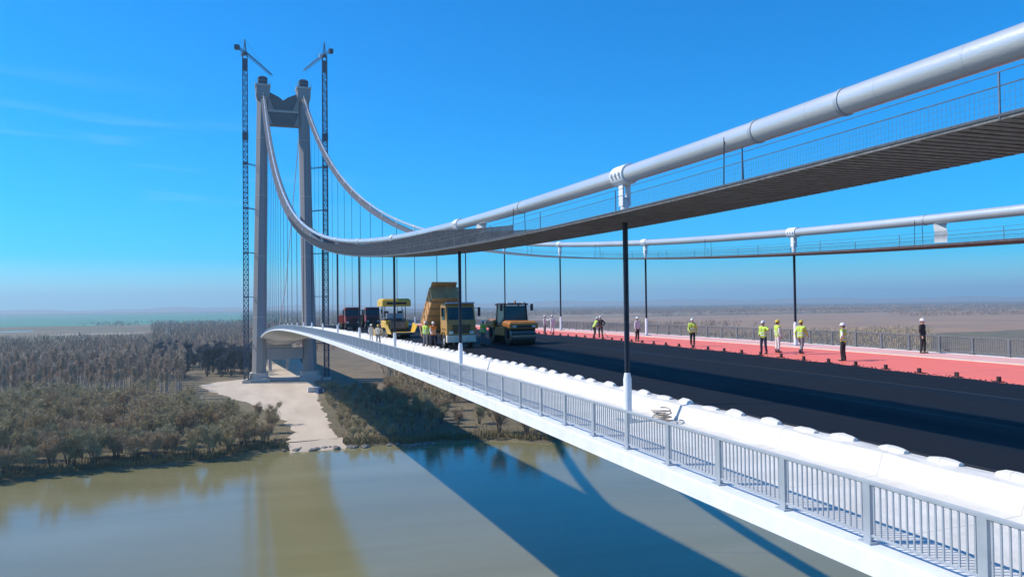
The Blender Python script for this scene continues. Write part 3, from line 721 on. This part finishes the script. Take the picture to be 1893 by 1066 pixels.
# ---------------------------------------------------------------- construction machines (front faces -Y)
def pane_box(o_name, a, b, m, parent, bevel=.04): return MB().box(a, b).obj(o_name, m, parent, False, bevel)
def wheel(parent, x, y, r, w, name='wheel'):
    m = MB(); n = 24; out = 1 if x > 0 else -1
    prof = [(-w/2, r*.62), (-w/2, r*.93), (-w*.36, r), (w*.36, r), (w/2, r*.93), (w/2, r*.62)]
    m.loft([[(x+px, y+pr*math.cos(2*math.pi*k/n), r+pr*math.sin(2*math.pi*k/n)) for px, pr in prof] for k in range(n+1)], False, False)
    ty = m.obj(name, RUBBER, parent, True)
    MB().tube([(x-w*.3,y,r),(x+w*.3,y,r)], r*.64, 20).tube([(x+out*w*.3,y,r),(x+out*w*.42,y,r)], [r*.3, r*.22], 12).obj('rim', GREY, ty, True)
def dump_truck(x, s, label, tilt, cabm, bedm, rz=0):
    t = thing('dump_truck', label, 'truck', (x, s, dz(s)+zx(x)+.065), rz, 'trucks on the deck')
    W = 1.10
    ch = MB().box((-.45,.9,.62),(-.25,7.6,.92)).box((.25,.9,.62),(.45,7.6,.92))
    for y in (1.5, 3, 4.6, 6.2, 7.4): ch.box((-.25,y,.66),(.25,y+.12,.88))
    ch.obj('chassis', BLACK, t)
    for y, ws in ((1.05, 1), (4.9, 2), (6.25, 2)):
        for sg in (-1, 1): wheel(t, sg*(W-.16), y, .50, .30 if ws == 1 else .42)
    c = MB(); sec = [(.02,.95),(0,1.75),(.10,2.02),(.34,3.02),(.50,3.22),(1.95,3.22),(2.0,.95)]
    c.loft([[(-W+.04,y,z) for y,z in sec],[(-W,y+.0,z) for y,z in sec],[(W,y,z) for y,z in sec],[(W-.04,y,z) for y,z in sec]])
    cab = c.obj('cab', cabm, t, False, .05)
    MB().add([(-W+.12,.135,2.06),(W-.12,.135,2.06),(W-.16,.345,2.96),(-W+.16,.345,2.96),(-W+.12,.10,2.06),(W-.12,.10,2.06),(W-.16,.31,2.96),(-W+.16,.31,2.96)],[(0,1,2,3),(4,5,6,7),(0,1,5,4),(1,2,6,5),(2,3,7,6),(3,0,4,7)]).obj('windscreen', GLASS, cab)
    for sg in (-1, 1):
        MB().box((sg*W-.012,.55,2.08),(sg*W+.012,1.45,2.92)).obj('side_window', GLASS, cab)
        MB().box((sg*(W-.32)-.16,-.05,1.02),(sg*(W-.32)+.16,.02,1.24)).obj('headlight', LAMPG, t, False, .02)
        m = MB().bar((sg*W,.3,2.9),(sg*(W+.28),.12,2.9),.04).box((sg*(W+.28)-.09,.06,2.3),(sg*(W+.28)+.09,.16,2.95)); m.obj('mirror', BLACK, t)
        MB().box((sg*W-(.02 if sg>0 else .0),.55,1.35),(sg*W+(.0 if sg>0 else .02),1.5,1.39)).obj('door_step', BLACK, t)
        g = MB(); g.loft([[(sg*(W-.16)+d,1.05+.66*math.cos(a),.5+.66*math.sin(a)) for d in (-.2,.2)] for a in [math.pi*k/10 for k in range(11)]], False, False); g.obj('mudguard', BLACK, t)
    MB().box((-W,-.06,.42),(W,.3,.94)).obj('bumper', CREAM if cabm is TAN else BLACK, t, False, .04)
    m = MB()
    for k in range(5): m.box((-.68,-.02,1.10+.125*k),(.68,.03,1.18+.125*k))
    m.obj('grille', BLACK, t)
    MB().box((-W+.02,.22,3.22),(W-.02,.55,3.34)).obj('roof_visor', GREY, t, False, .03)
    MB().cyl((-.8,2.15,2.0),(0,0,1),.08,2.2,10).obj('exhaust_stack', STEEL, t, True)
    MB().box((.55,2.4,.55),(1.0,3.7,1.0)).obj('fuel_tank', STEEL, t, False, .08)
    # tipper bed, hinged at the rear
    H = Vector((0, 7.5, 1.02)); rot = Matrix.Translation(H) @ Matrix.Rotation(-tilt, 4, 'X')
    bw, bl, bh = W+.02, 4.1, 1.05; b = MB(); th = .07
    def tb(a, c_): b.box(a, c_, rot)
    tb((-bw,-bl,0),(bw,.25,.1)); tb((-bw,-bl,.1),(-bw+th,.25,bh)); tb((bw-th,-bl,.1),(bw,.25,bh)); tb((-bw+th,-bl,.1),(bw-th,-bl+th,bh+.2))
    for k in range(6):
        y = -bl+.4+.86*k; tb((-bw-.07,y,.0),(-bw-.002,y+.12,bh)); tb((bw+.002,y,.0),(bw+.07,y+.12,bh))
        tb((-bw+.02,y,-.12),(bw-.02,y+.12,-.002))
    tb((-bw-.06,-bl,bh),(-bw+th,.25,bh+.09)); tb((bw-th,-bl,bh),(bw+.06,.25,bh+.09)); tb((-bw+.1,-bl-.45,bh+.2),(bw-.1,-bl+th,bh+.27))
    for xx in (-.6, 0, .6): tb((xx-.05,-bl-.07,.1),(xx+.05,-bl-.002,bh+.2))
    bed = b.obj('tipper_bed', bedm, t)
    tg = MB(); tg.box((-bw+th+.01,.14,.12),(bw-th-.01,.22,bh), rot); tg.obj('tailgate', bedm, bed)
    a = Vector((0, 3.6, .9)); e = rot @ Vector((0, -bl+.5, -.05))
    if tilt > .2: MB().tube([a, lerp(a,e,.5)], .15, 12).tube([lerp(a,e,.5), e], .10, 12).obj('hydraulic_ram', STEEL, t, True)
    return t
dump_truck(14.95, 54.0, 'tan dump truck with its dusty bed tipped up high, facing the camera', R(40), TAN, TBED)
dump_truck(15.0, 113.0, 'dark red dump truck parked far off near the white kerb', 0, REDM, REDM)
dump_truck(19.3, 122.0, 'dark red dump truck far off, further from the white kerb', 0, REDM, BLACK)

def asphalt_paver(x, s):
    t = thing('asphalt_paver', 'yellow asphalt paver under a yellow canopy, behind the tipping truck', 'paver', (x, s, dz(s)+zx(x)+.065))
    for sg in (-1, 1):
        m = MB(); n = 10; path = [( .9+.42*math.cos(a), .42+.42*math.sin(a)) for a in [math.pi/2+math.pi*k/n for k in range(n+1)]]
        path = [(y, z) for y, z in path]+[(4.2+.42*math.cos(a), .42+.42*math.sin(a)) for a in [-math.pi/2+math.pi*k/n for k in range(n+1)]]
        m.loft([[(sg*.95-.17,y,z) for y,z in path],[(sg*.95+.17,y,z) for y,z in path]])
        tr = m.obj('crawler_track', RUBBER, t)
        for y in (.9, 1.7, 2.55, 3.4, 4.2): MB().cyl((sg*1.13,y,.42),(1,0,0),.28,.05,14).obj('track_roller', STEEL, tr)
    pane_box('engine_body', (-.75,.7,.55), (.75,4.3,1.75), BLACK, t)
    pane_box('side_panel', (-1.16,1.4,.95), (-.76,4.2,1.7), YELLOW, t); pane_box('side_panel', (.76,1.4,.95), (1.16,4.2,1.7), YELLOW, t)
    hp = MB()
    hp.box((-1.2,-1.5,.45),(1.2,.65,.6))
    for sg in (-1,1): hp.add([(sg*1.2,-1.5,.6),(sg*1.2,.65,.6),(sg*1.5,.65,1.5),(sg*1.5,-1.5,1.3),(sg*1.13,-1.5,.6),(sg*1.13,.65,.6),(sg*1.43,.65,1.5),(sg*1.43,-1.5,1.3)],[(0,1,2,3),(4,5,6,7),(0,1,5,4),(1,2,6,5),(2,3,7,6),(3,0,4,7)])
    hp.obj('hopper', YELLOW, t)
    MB().cyl((-.6,-1.62,.5),(1,0,0),.11,1.0,10).cyl((.6,-1.62,.5),(1,0,0),.11,1.0,10).obj('push_roller', STEEL, t, True)
    pane_box('radiator_grille', (-.7,.66,.95), (.7,.69,1.6), DARKM, t, 0)
    pane_box('operator_platform', (-1.1,2.4,1.76), (1.1,4.3,1.86), BLACK, t, .01)
    for sg in (-1,1):
        st = pane_box('seat', (sg*.7-.22,3.3,2.02), (sg*.7+.22,3.75,2.14), BLACK, t); MB().box((sg*.7-.22,3.68,2.14),(sg*.7+.22,3.8,2.65)).box((sg*.7-.05,3.45,1.86),(sg*.7+.05,3.6,2.02)).obj('backrest', BLACK, st)
    pane_box('control_console', (-.9,2.5,1.87), (.9,2.8,2.45), GREY, t)
    for sx in (-1.05,1.05):
        for y in (2.45,4.2): MB().bar((sx,y,1.86),(sx,y,3.12),.07).obj('canopy_post', BLACK, t)
    MB().loft([[(-1.45,1.6,3.12),(1.45,1.6,3.12),(1.45,4.75,3.12),(-1.45,4.75,3.12)],[(-1.45,1.6,3.72),(1.45,1.6,3.72),(1.45,4.75,3.72),(-1.45,4.75,3.72)],[(-1.25,1.8,3.92),(1.25,1.8,3.92),(1.25,4.5,3.92),(-1.25,4.5,3.92)]]).obj('canopy', YELLOW, t, False, .03)
    MB().box((-1.0,1.585,3.32),(1.0,1.598,3.56)).obj('canopy_vent', BLACK, t)
    MB().cyl((.55,1.3,2.2),(0,0,1),.07,1.2,10).obj('exhaust_stack', STEEL, t, True)
    pane_box('screed', (-1.7,5.1,.08), (1.7,5.9,.75), YELLOW, t)
    for sg in (-1,1): MB().bar((sg*1.25,2.2,.9),(sg*1.25,5.3,.55),.12,.22).obj('tow_arm', BLACK, t)
    MB().bar((-1.6,5.8,.75),(-1.6,5.8,1.75),.05).bar((1.6,5.8,.75),(1.6,5.8,1.75),.05).bar((-1.6,5.8,1.72),(1.6,5.8,1.72),.05).obj('screed_guardrail', BLACK, t)
asphalt_paver(14.6, 75.5)

def roller(x, s, label, rz=0, sc=1.0):
    t = thing('road_roller', label, 'road roller', (x, s, dz(s)+zx(x)+.065), rz, 'road rollers on the asphalt', sc)
    for y in (.62, 3.9):
        m = MB(); n = 32
        m.tube([(-.98,y,.62),(-.96,y,.62),(.96,y,.62),(.98,y,.62)], [.58,.62,.62,.58], n); dr = m.obj('drum', STEEL, t, True)
        for sg in (-1,1):
            MB().cyl((sg*1.0,y,.62),(1,0,0),.2,.07,14).obj('drum_hub', BLACK, dr, True)
            MB().box((sg*1.08-.05,y-.17,.5),(sg*1.08+.05,y+.17,1.32)).obj('drum_yoke', BLACK, t, False, .02)
        pane_box('scraper_bar', (-.95,y-.74,.72), (.95,y-.66,.86), BLACK, t, 0)
    for y0, y1, z in ((-.05,1.35,1.72),(3.1,4.65,1.80)):
        b = MB(); s_ = .16 if y0 < 0 else -.0
        b.loft([[(-1.13,y0,1.16),(1.13,y0,1.16),(1.13,y1,1.16),(-1.13,y1,1.16)],[(-1.13,y0+.02,z-.18),(1.13,y0+.02,z-.18),(1.13,y1,z-.1),(-1.13,y1,z-.1)],[(-.95,y0+.2,z),(.95,y0+.2,z),(.95,y1-.05,z+.03),(-.95,y1-.05,z+.03)]])
        hood = b.obj('hood', ORANGE, t, False, .05)
        MB().box((-.85,y0-.015,1.24),(.85,y0+.003,1.42) ).obj('hood_stripe', BLACK, hood) if y0 < 0 else MB().box((-.7,y1-.003,1.22),(.7,y1+.02,1.6)).obj('radiator_grille', BLACK, hood)
    MB().box((-1.0,1.3,.62),(1.0,3.15,1.3)).obj('chassis', ORANGE, t, False, .05)
    MB().cyl((0,1.35,.9),(0,0,1),.22,.7,14).obj('articulation_joint', BLACK, t, True)
    # cab: floor, four pillars, panes, roof
    pane_box('cab_floor', (-.95,1.36,1.31), (.95,3.05,1.50), BLACK, t)
    for sx in (-1,1):
        for y, yt in ((1.42,1.55),(2.98,2.86)): MB().bar((sx*.92,y,1.5),(sx*.86,yt,2.88),.10).obj('cab_pillar', BLACK, t)
        MB().add([(sx*.915,1.50,1.55),(sx*.915,2.92,1.55),(sx*.865,2.80,2.82),(sx*.865,1.62,2.82),(sx*.90,1.50,1.55),(sx*.90,2.92,1.55),(sx*.85,2.80,2.82),(sx*.85,1.62,2.82)],[(0,1,2,3),(4,5,6,7),(0,1,5,4),(1,2,6,5),(2,3,7,6),(3,0,4,7)]).obj('side_window', GLASS, t)
        m = MB().bar((sx*.9,1.5,2.75),(sx*1.22,1.28,2.75),.04).box((sx*1.22-.1,1.22,2.45),(sx*1.22+.1,1.30,2.95)); m.obj('mirror', BLACK, t)
        MB().cyl((sx*.62,1.43,3.02),(0,1,0),.09,.10,12).obj('work_light', LAMPG, t, True)
        MB().box((sx*.75-.13,-.075,1.26),(sx*.75+.13,-.02,1.40)).obj('headlight', LAMPG, t)
    for y, yt in ((1.43,1.56),(2.97,2.85)):
        MB().add([(-.86,y,1.55),(.86,y,1.55),(.80,yt,2.82),(-.80,yt,2.82),(-.86,y+.02,1.55),(.86,y+.02,1.55),(.80,yt+.02,2.82),(-.80,yt+.02,2.82)],[(0,1,2,3),(4,5,6,7),(0,1,5,4),(1,2,6,5),(2,3,7,6),(3,0,4,7)]).obj('windscreen', GLASS, t)
    MB().loft([[(-1.0,1.4,2.86),(1.0,1.4,2.86),(1.0,3.02,2.86),(-1.0,3.02,2.86)],[(-1.02,1.36,2.93),(1.02,1.36,2.93),(1.02,3.06,2.93),(-1.02,3.06,2.93)],[(-.85,1.55,3.03),(.85,1.55,3.03),(.85,2.9,3.03),(-.85,2.9,3.03)]]).obj('cab_roof', BLACK, t)
    MB().cyl((.5,2.7,3.12),(0,0,1),.07,.18,10).obj('beacon', HIORG, t, True)
    return t
roller(20.0, 54.6, 'orange road roller with a dark glass cab and two steel drums on the black asphalt', R(4), 1.05)

# ---------------------------------------------------------------- people
def remeshed(mb, voxel, smooth_it=4):
    me = mb.mesh('tmp_shape', SKIN); o = bpy.data.objects.new('tmp_shape', me); col.objects.link(o)
    r = o.modifiers.new('r', 'REMESH'); r.mode = 'VOXEL'; r.voxel_size = voxel
    sm = o.modifiers.new('s', 'SMOOTH'); sm.factor = .5; sm.iterations = smooth_it
    dg = bpy.context.evaluated_depsgraph_get(); out = bpy.data.meshes.new_from_object(o.evaluated_get(dg))
    bpy.data.objects.remove(o); bpy.data.meshes.remove(me)
    out.polygons.foreach_set('use_smooth', [True]*len(out.polygons)); return out
def cap(mb, a, b, ra, rb, n=12):
    a, b = Vector(a), Vector(b); mb.tube([a, b], [ra, rb], n); mb.sphere(a, ra*1.001, (1,1,1), n, 8); mb.sphere(b, rb*1.001, (1,1,1), n, 8)
POSES = {
 # sh/el/wr for left(+x) and right, hip/knee/ankle, lean of chest (dx, dy)
 'stand': dict(lean=(0,0), L=((.19,0,1.44),(.25,.03,1.16),(.26,-.06,.91)), Rr=((-.19,0,1.44),(-.25,.03,1.16),(-.27,-.06,.91)), LL=((.10,0,.92),(.12,-.01,.49),(.13,.02,.09)), RL=((-.10,0,.92),(-.13,-.01,.49),(-.15,.02,.09))),
 'hips':  dict(lean=(0,.01), L=((.19,0,1.44),(.40,.08,1.22),(.21,-.05,1.03)), Rr=((-.19,0,1.44),(-.26,.02,1.16),(-.27,-.09,.92)), LL=((.10,0,.92),(.15,-.03,.49),(.19,.0,.09)), RL=((-.10,0,.92),(-.12,-.01,.49),(-.13,.03,.09))),
 'walk':  dict(lean=(0,-.04), L=((.19,-.03,1.43),(.25,.12,1.18),(.25,.06,.92)), Rr=((-.19,-.05,1.43),(-.25,-.12,1.17),(-.23,-.30,1.01)), LL=((.09,0,.91),(.10,-.20,.52),(.10,-.25,.10)), RL=((-.09,0,.91),(-.10,.02,.48),(-.11,.28,.13))),
 'point': dict(lean=(.01,-.02), L=((.19,-.01,1.44),(.40,-.16,1.32),(.55,-.36,1.38)), Rr=((-.19,0,1.44),(-.25,.04,1.17),(-.18,-.16,1.03)), LL=((.10,0,.92),(.13,-.02,.49),(.16,.02,.09)), RL=((-.10,0,.92),(-.12,-.03,.49),(-.14,.0,.09))),
 'bend':  dict(lean=(0,-.20), L=((.19,-.18,1.36),(.24,-.30,1.10),(.17,-.46,.93)), Rr=((-.19,-.18,1.36),(-.25,-.22,1.08),(-.14,-.40,.96)), LL=((.10,.03,.90),(.13,-.08,.49),(.15,.03,.09)), RL=((-.10,.03,.90),(-.13,-.02,.48),(-.17,.14,.09))),
}
def torso(mb, p, g, top=True):
    lx, ly = p['lean']
    for sx in (-1, 1):
        cap(mb, (sx*.075, p['LL'][0][1], .95), (sx*.07+lx*.5, ly*.45, 1.15), .095+g, .088+g)
        if top: cap(mb, (sx*.07+lx*.5, ly*.45, 1.15), (sx*.095+lx, ly*.95-.0, 1.37+ (0 if not ly < -.1 else -.06)), .09+g, .098+g)
    if top: cap(mb, p['L'][0], p['Rr'][0], .062+g, .062+g)
def hand(mb, el, wr):
    d = (Vector(wr)-Vector(el)).normalized(); w = Vector(wr); f = Vector((0,-1,0)); f = (f-d*f.dot(d)).normalized(); s = d.cross(f)
    for k in (-1, 0, 1): cap(mb, w+d*.01+f*.015*k, w+d*.085+f*.024*k, .017, .013, 8)
    for k, L in ((-1.5,.062), (-.5,.074), (.5,.078), (1.5,.068)):
        a = w+d*.085+f*.0175*k; b_ = a+d*L*.55+s*.008; c = b_+d*L*.4+s*.026; cap(mb, a, b_, .0092, .0088, 8); cap(mb, b_, c, .0088, .0075, 8)
    a = w+d*.025+f*.03; b_ = a+d*.032+f*.03; cap(mb, a, b_, .0115, .010, 8); cap(mb, b_, b_+d*.03+s*.008+f*.004, .010, .008, 8)
def make_pose(p):
    g = {}; lx, ly = p['lean']; hc = Vector((lx*1.2, ly*1.25-.015, 1.665+(-.09 if ly < -.1 else 0)))
    b = MB(); torso(b, p, -.012)
    cap(b, (lx, ly*.95, hc.z-.24), hc-Vector((0,-.015,.07)), .062, .055)
    b.sphere(hc, .092, (.86,1.04,1.24), 16, 12); cap(b, hc+Vector((0,-.05,-.085)), hc+Vector((0,-.03,-.04)), .045, .06)
    cap(b, hc+Vector((0,-.098,-.008)), hc+Vector((0,-.116,-.032)), .010, .015, 8)     # nose
    for sx in (-1, 1):
        b.sphere(hc+Vector((sx*.082,.005,-.015)), .03, (.35,.7,1.1), 8, 6)              # ears
        b.sphere(hc+Vector((sx*.033,-.088,.008)), .013, (1.2,.6,.8), 8, 6)             # eyes
    cap(b, hc+Vector((-.024,-.088,-.066)), hc+Vector((.024,-.088,-.066)), .010, .010, 8)   # mouth
    for k in ('L', 'Rr'):
        s, e, w = p[k]; cap(b, s, e, .052, .042); cap(b, e, w, .042, .029); hand(b, e, w)
    for k in ('LL', 'RL'):
        h, kn, a = p[k]; cap(b, h, kn, .085, .056); cap(b, kn, a, .056, .04); cap(b, a, (a[0], a[1]-.14, a[2]-.035), .042, .035)
    g['body'] = remeshed(b, .0095, 2)
    j = MB(); torso(j, p, .014)
    for k in ('L', 'Rr'):
        s, e, w = map(Vector, p[k]); cap(j, s, e, .068, .056); cap(j, e, lerp(e, w, .93), .056, .044)
    cap(j, (lx, ly*.9, 1.42+(-.06 if ly < -.1 else 0)), (lx, ly, 1.49+(-.06 if ly < -.1 else 0)), .08, .066); g['jacket'] = remeshed(j, .017)
    tr = MB(); torso(tr, p, .006, False)
    for k in ('LL', 'RL'):
        h, kn, a = map(Vector, p[k]); cap(tr, h, kn, .102, .074); cap(tr, kn, lerp(kn, a, .95), .074, .062)
    g['trousers'] = remeshed(tr, .017)
    v = MB(); torso(v, p, .03); v.v = [tuple(q) for q in v.v]; g['vest'] = remeshed(v, .02)
    tp = MB()
    for zc in (1.02, 1.16):
        cy = lerp(p['LL'][0][1], ly*.45, (zc-.95)/.2); cx = lx*.4
        tp.loft([[(cx+(.206)*math.cos(a), cy+(.138)*math.sin(a), zc+z) for a in [2*math.pi*k/28 for k in range(28)]] for z in (-.026, .026)], True, False)
    g['reflective_band'] = tp.mesh('reflective_band', TAPE, True)
    bt = []
    for k in ('LL', 'RL'):
        a = Vector(p[k][2]); m = MB(); cap(m, a+Vector((0,.01,.09)), a, .062, .058); cap(m, a+Vector((0,.03,-.045)), a+Vector((0,-.16,-.05)), .045, .04); m.v = [(x, y, max(z, a.z-.09)) for x, y, z in m.v]
        bt.append(remeshed(m, .014))
    g['boots'] = bt
    hm = MB(); n = 20; prof = [(1,.0),(1,.035),(.93,.075),(.72,.115),(.4,.138),(.05,.146)]
    hm.loft([[(hc.x+.108*r*math.cos(2*math.pi*k/n), hc.y+.132*r*math.sin(2*math.pi*k/n), hc.z+.03+z) for k in range(n)] for r, z in prof])
    hm.loft([[(hc.x+.112*math.cos(a)*q, hc.y+(.136 if math.sin(a) > 0 else .185)*math.sin(a)*q, hc.z+.028+z) for a in [2*math.pi*k/n for k in range(n)]] for q, z in ((.9,.0),(1,.0),(1,.012),(.9,.014))])
    g['helmet'] = hm.mesh('helmet', HELW, True)
    hr = MB(); hr.sphere(hc+Vector((0,.022,.012)), .094, (.90,.98,1.12), 14, 10); hr.v = [q if q[2] > hc.z-.06 and not (q[1] < hc.y-.045 and q[2] < hc.z+.05) else tuple(lerp(Vector(q), hc, .35)) for q in hr.v]; g['hair'] = hr.mesh('hair', HAIR, True)
    return g
PM = {}
def person(x, s, z, pose, face, label, jacket, trousers, vest=None, helmet=HELW, sc=1.03):
    if pose not in PM: PM[pose] = make_pose(POSES[pose])
    g = PM[pose]
    def put(nm, me, m, par):
        o = bpy.data.objects.new(nm, me); col.objects.link(o)
        if not me.materials: me.materials.append(m)
        o.material_slots[0].link = 'OBJECT'; o.material_slots[0].material = m
        if par: o.parent = par
        return o
    b = put('person', g['body'], SKIN, None); b.location = (x, s, z); b.rotation_euler = (0, 0, face); b.scale = (sc, sc, sc)
    tag(b, label, 'person', 'workers on the deck')
    put('jacket', g['jacket'], jacket, b); put('trousers', g['trousers'], trousers, b)
    for m_ in g['boots']: put('boot', m_, BLACKC, b)
    put('hair', g['hair'], HAIR, b)
    if helmet: put('helmet', g['helmet'], helmet, b)
    if vest: v = put('vest', g['vest'], vest, b); put('reflective_band', g['reflective_band'], TAPE, v)
PE = [
 # image column, X on the deck, dressed how
 (1705, 35.3, 'hips', .3, 'worker in black with a white helmet standing alone by the far railing', BLACKC, BLACKC, None, HELW),
 (1558, 28.6, 'hips', -2.6, 'worker in a green vest, hand on hip, alone on the red strip', WHITEC, BLACKC, HIVIS, HELW),
 (1411, 28.4, 'point', -1.2, 'leftmost worker of the group of three on the red strip, arm out', HIVIS, NAVYC, HIVIS, HELW),
 (1437, 29.6, 'stand', 1.4, 'middle worker of the group of three, in pale trousers and green vest', WHITEC, WHITEC, HIVIS, HELY),
 (1480, 29.8, 'walk', 1.9, 'rightmost worker of the group of three, striding in a yellow vest and grey trousers', HIVIS, GREYC, HIVIS, HELY),
 (1280, 28.9, 'walk', -.6, 'worker in a green vest walking on the red strip, halfway between two far hangers', HIVIS, BLACKC, HIVIS, HELW),
 (1178, 29.2, 'stand', .4, 'worker in a white jacket and black trousers below the far hanger', WHITEC, BLACKC, None, HELW),
 (1099, 29.0, 'bend', 1.5, 'worker in a green vest bending forward beside a colleague in black', GREYC, BLACKC, HIVIS, HELW),
 (1110, 29.7, 'hips', -.9, 'worker in black standing behind the bending colleague in the green vest', BLACKC, BLACKC, None, HELW),
 (1007, 29.3, 'stand', .8, 'distant worker in white, left one of a pair beyond the roller', WHITEC, GREYC, None, HELW),
 (1021, 29.8, 'point', 2.8, 'distant worker in white with arm raised, right one of a pair beyond the roller', WHITEC, WHITEC, None, HELW),
 (787, 13.28, 'stand', -.8, 'worker in a yellow vest standing on the white kerb beside the tipping truck', HIVIS, GREYC, HIVIS, HELW),
 (800, 13.36, 'walk', .2, 'worker in an orange vest stepping along the kerb close to the tipping truck', WHITEC, NAVYC, HIORG, HELW),
 (686, 12.25, 'stand', .5, 'distant worker in white on the footway left of the yellow paver', WHITEC, WHITEC, None, HELW),
 (699, 12.45, 'hips', -.4, 'worker in cream and a yellow helmet on the footway left of the yellow paver', CREAM, GREYC, None, HELY),
 (893, 17.6, 'stand', -1.0, 'worker in a green vest between the tipping truck and the roller', HIVIS, GREYC, HIVIS, HELW),
 (655, 16.7, 'stand', 0, 'tiny worker in white between the two dark red trucks', WHITEC, WHITEC, None, HELW),
]
for px, x, pose, face, lab, ja, tr_, ve, he in PE:
    k = (px-946.5)/F_PX; d = fwd+rt2*k-up2*((605-533)/F_PX); s = x*d.y/d.x
    z = dz(s)+(.225 if x > 33.5 else ((-.51 if x < 13 else .03) if x < 13.6 else zx(x)+(.06 if x < xedge(s) else .004)))
    person(x, s, z, pose, face, lab, ja, tr_, ve, he, 1.05)

# rake held by the bending worker
for o in [q for q in col.objects if q.get('category') == 'person' and 'bending forward' in q.get('label', '')]:
    if 'worker in a green vest bending' in o['label']:
        mw = Matrix.Translation(o.location) @ Matrix.Rotation(o.rotation_euler.z, 4, 'Z'); P = lambda *p: mw @ Vector(p)
        t = thing('rake', 'long-handled rake held by the bending worker', 'rake', P(0,-1.2,0))
        m = MB().tube([P(-.14,-.30,1.12)-t.location, P(.05,-1.25,.06)-t.location], .017, 8); m.obj('handle', WOOD, t)
        m = MB().bar(P(-.3,-1.25,.05)-t.location, P(.4,-1.25,.05)-t.location, .05)
        m.obj('head', GREY, t)
# crumbs of asphalt spilled along the edge of the red membrane
rr = np.random.default_rng(4); m = MB()
for i in range(900):
    s = 14+rr.exponential(28); x = xedge(s)+.1+abs(rr.normal())*.35; r = rr.uniform(.012, .045); z = dz(s)+zx(x)+.004
    m.add([(x-r,s-r,z),(x+r,s-r*.6,z),(x+r*.2,s+r,z),(x,s,z+r)], [(0,1,3),(1,2,3),(2,0,3),(0,2,1)])
tag(m.obj('asphalt_crumbs', BLACK), 'black asphalt crumbs scattered along the edge of the red membrane', 'gravel', kind='stuff')
# ---------------------------------------------------------------- air
mb = MB().box((-17500, -17500, -16), (17500, 17500, 330))
me = mb.mesh('haze', STEELW); me.materials.clear()
hz = bpy.data.objects.new('haze', me); col.objects.link(hz); tag(hz, kind='stuff'); hz['label'] = 'thin bluish haze over the plain'; hz['category'] = 'haze'
hm = bpy.data.materials.new('haze_air'); hm.use_nodes = True; n, l = hm.node_tree.nodes, hm.node_tree.links; n.clear()
pv = n.new('ShaderNodeVolumePrincipled'); pv.inputs['Color'].default_value = (.60, .86, 1, 1); pv.inputs['Density'].default_value = 1.35e-4; pv.inputs['Anisotropy'].default_value = .2
ou = n.new('ShaderNodeOutputMaterial'); l.new(pv.outputs[0], ou.inputs['Volume']); me.materials.append(hm)
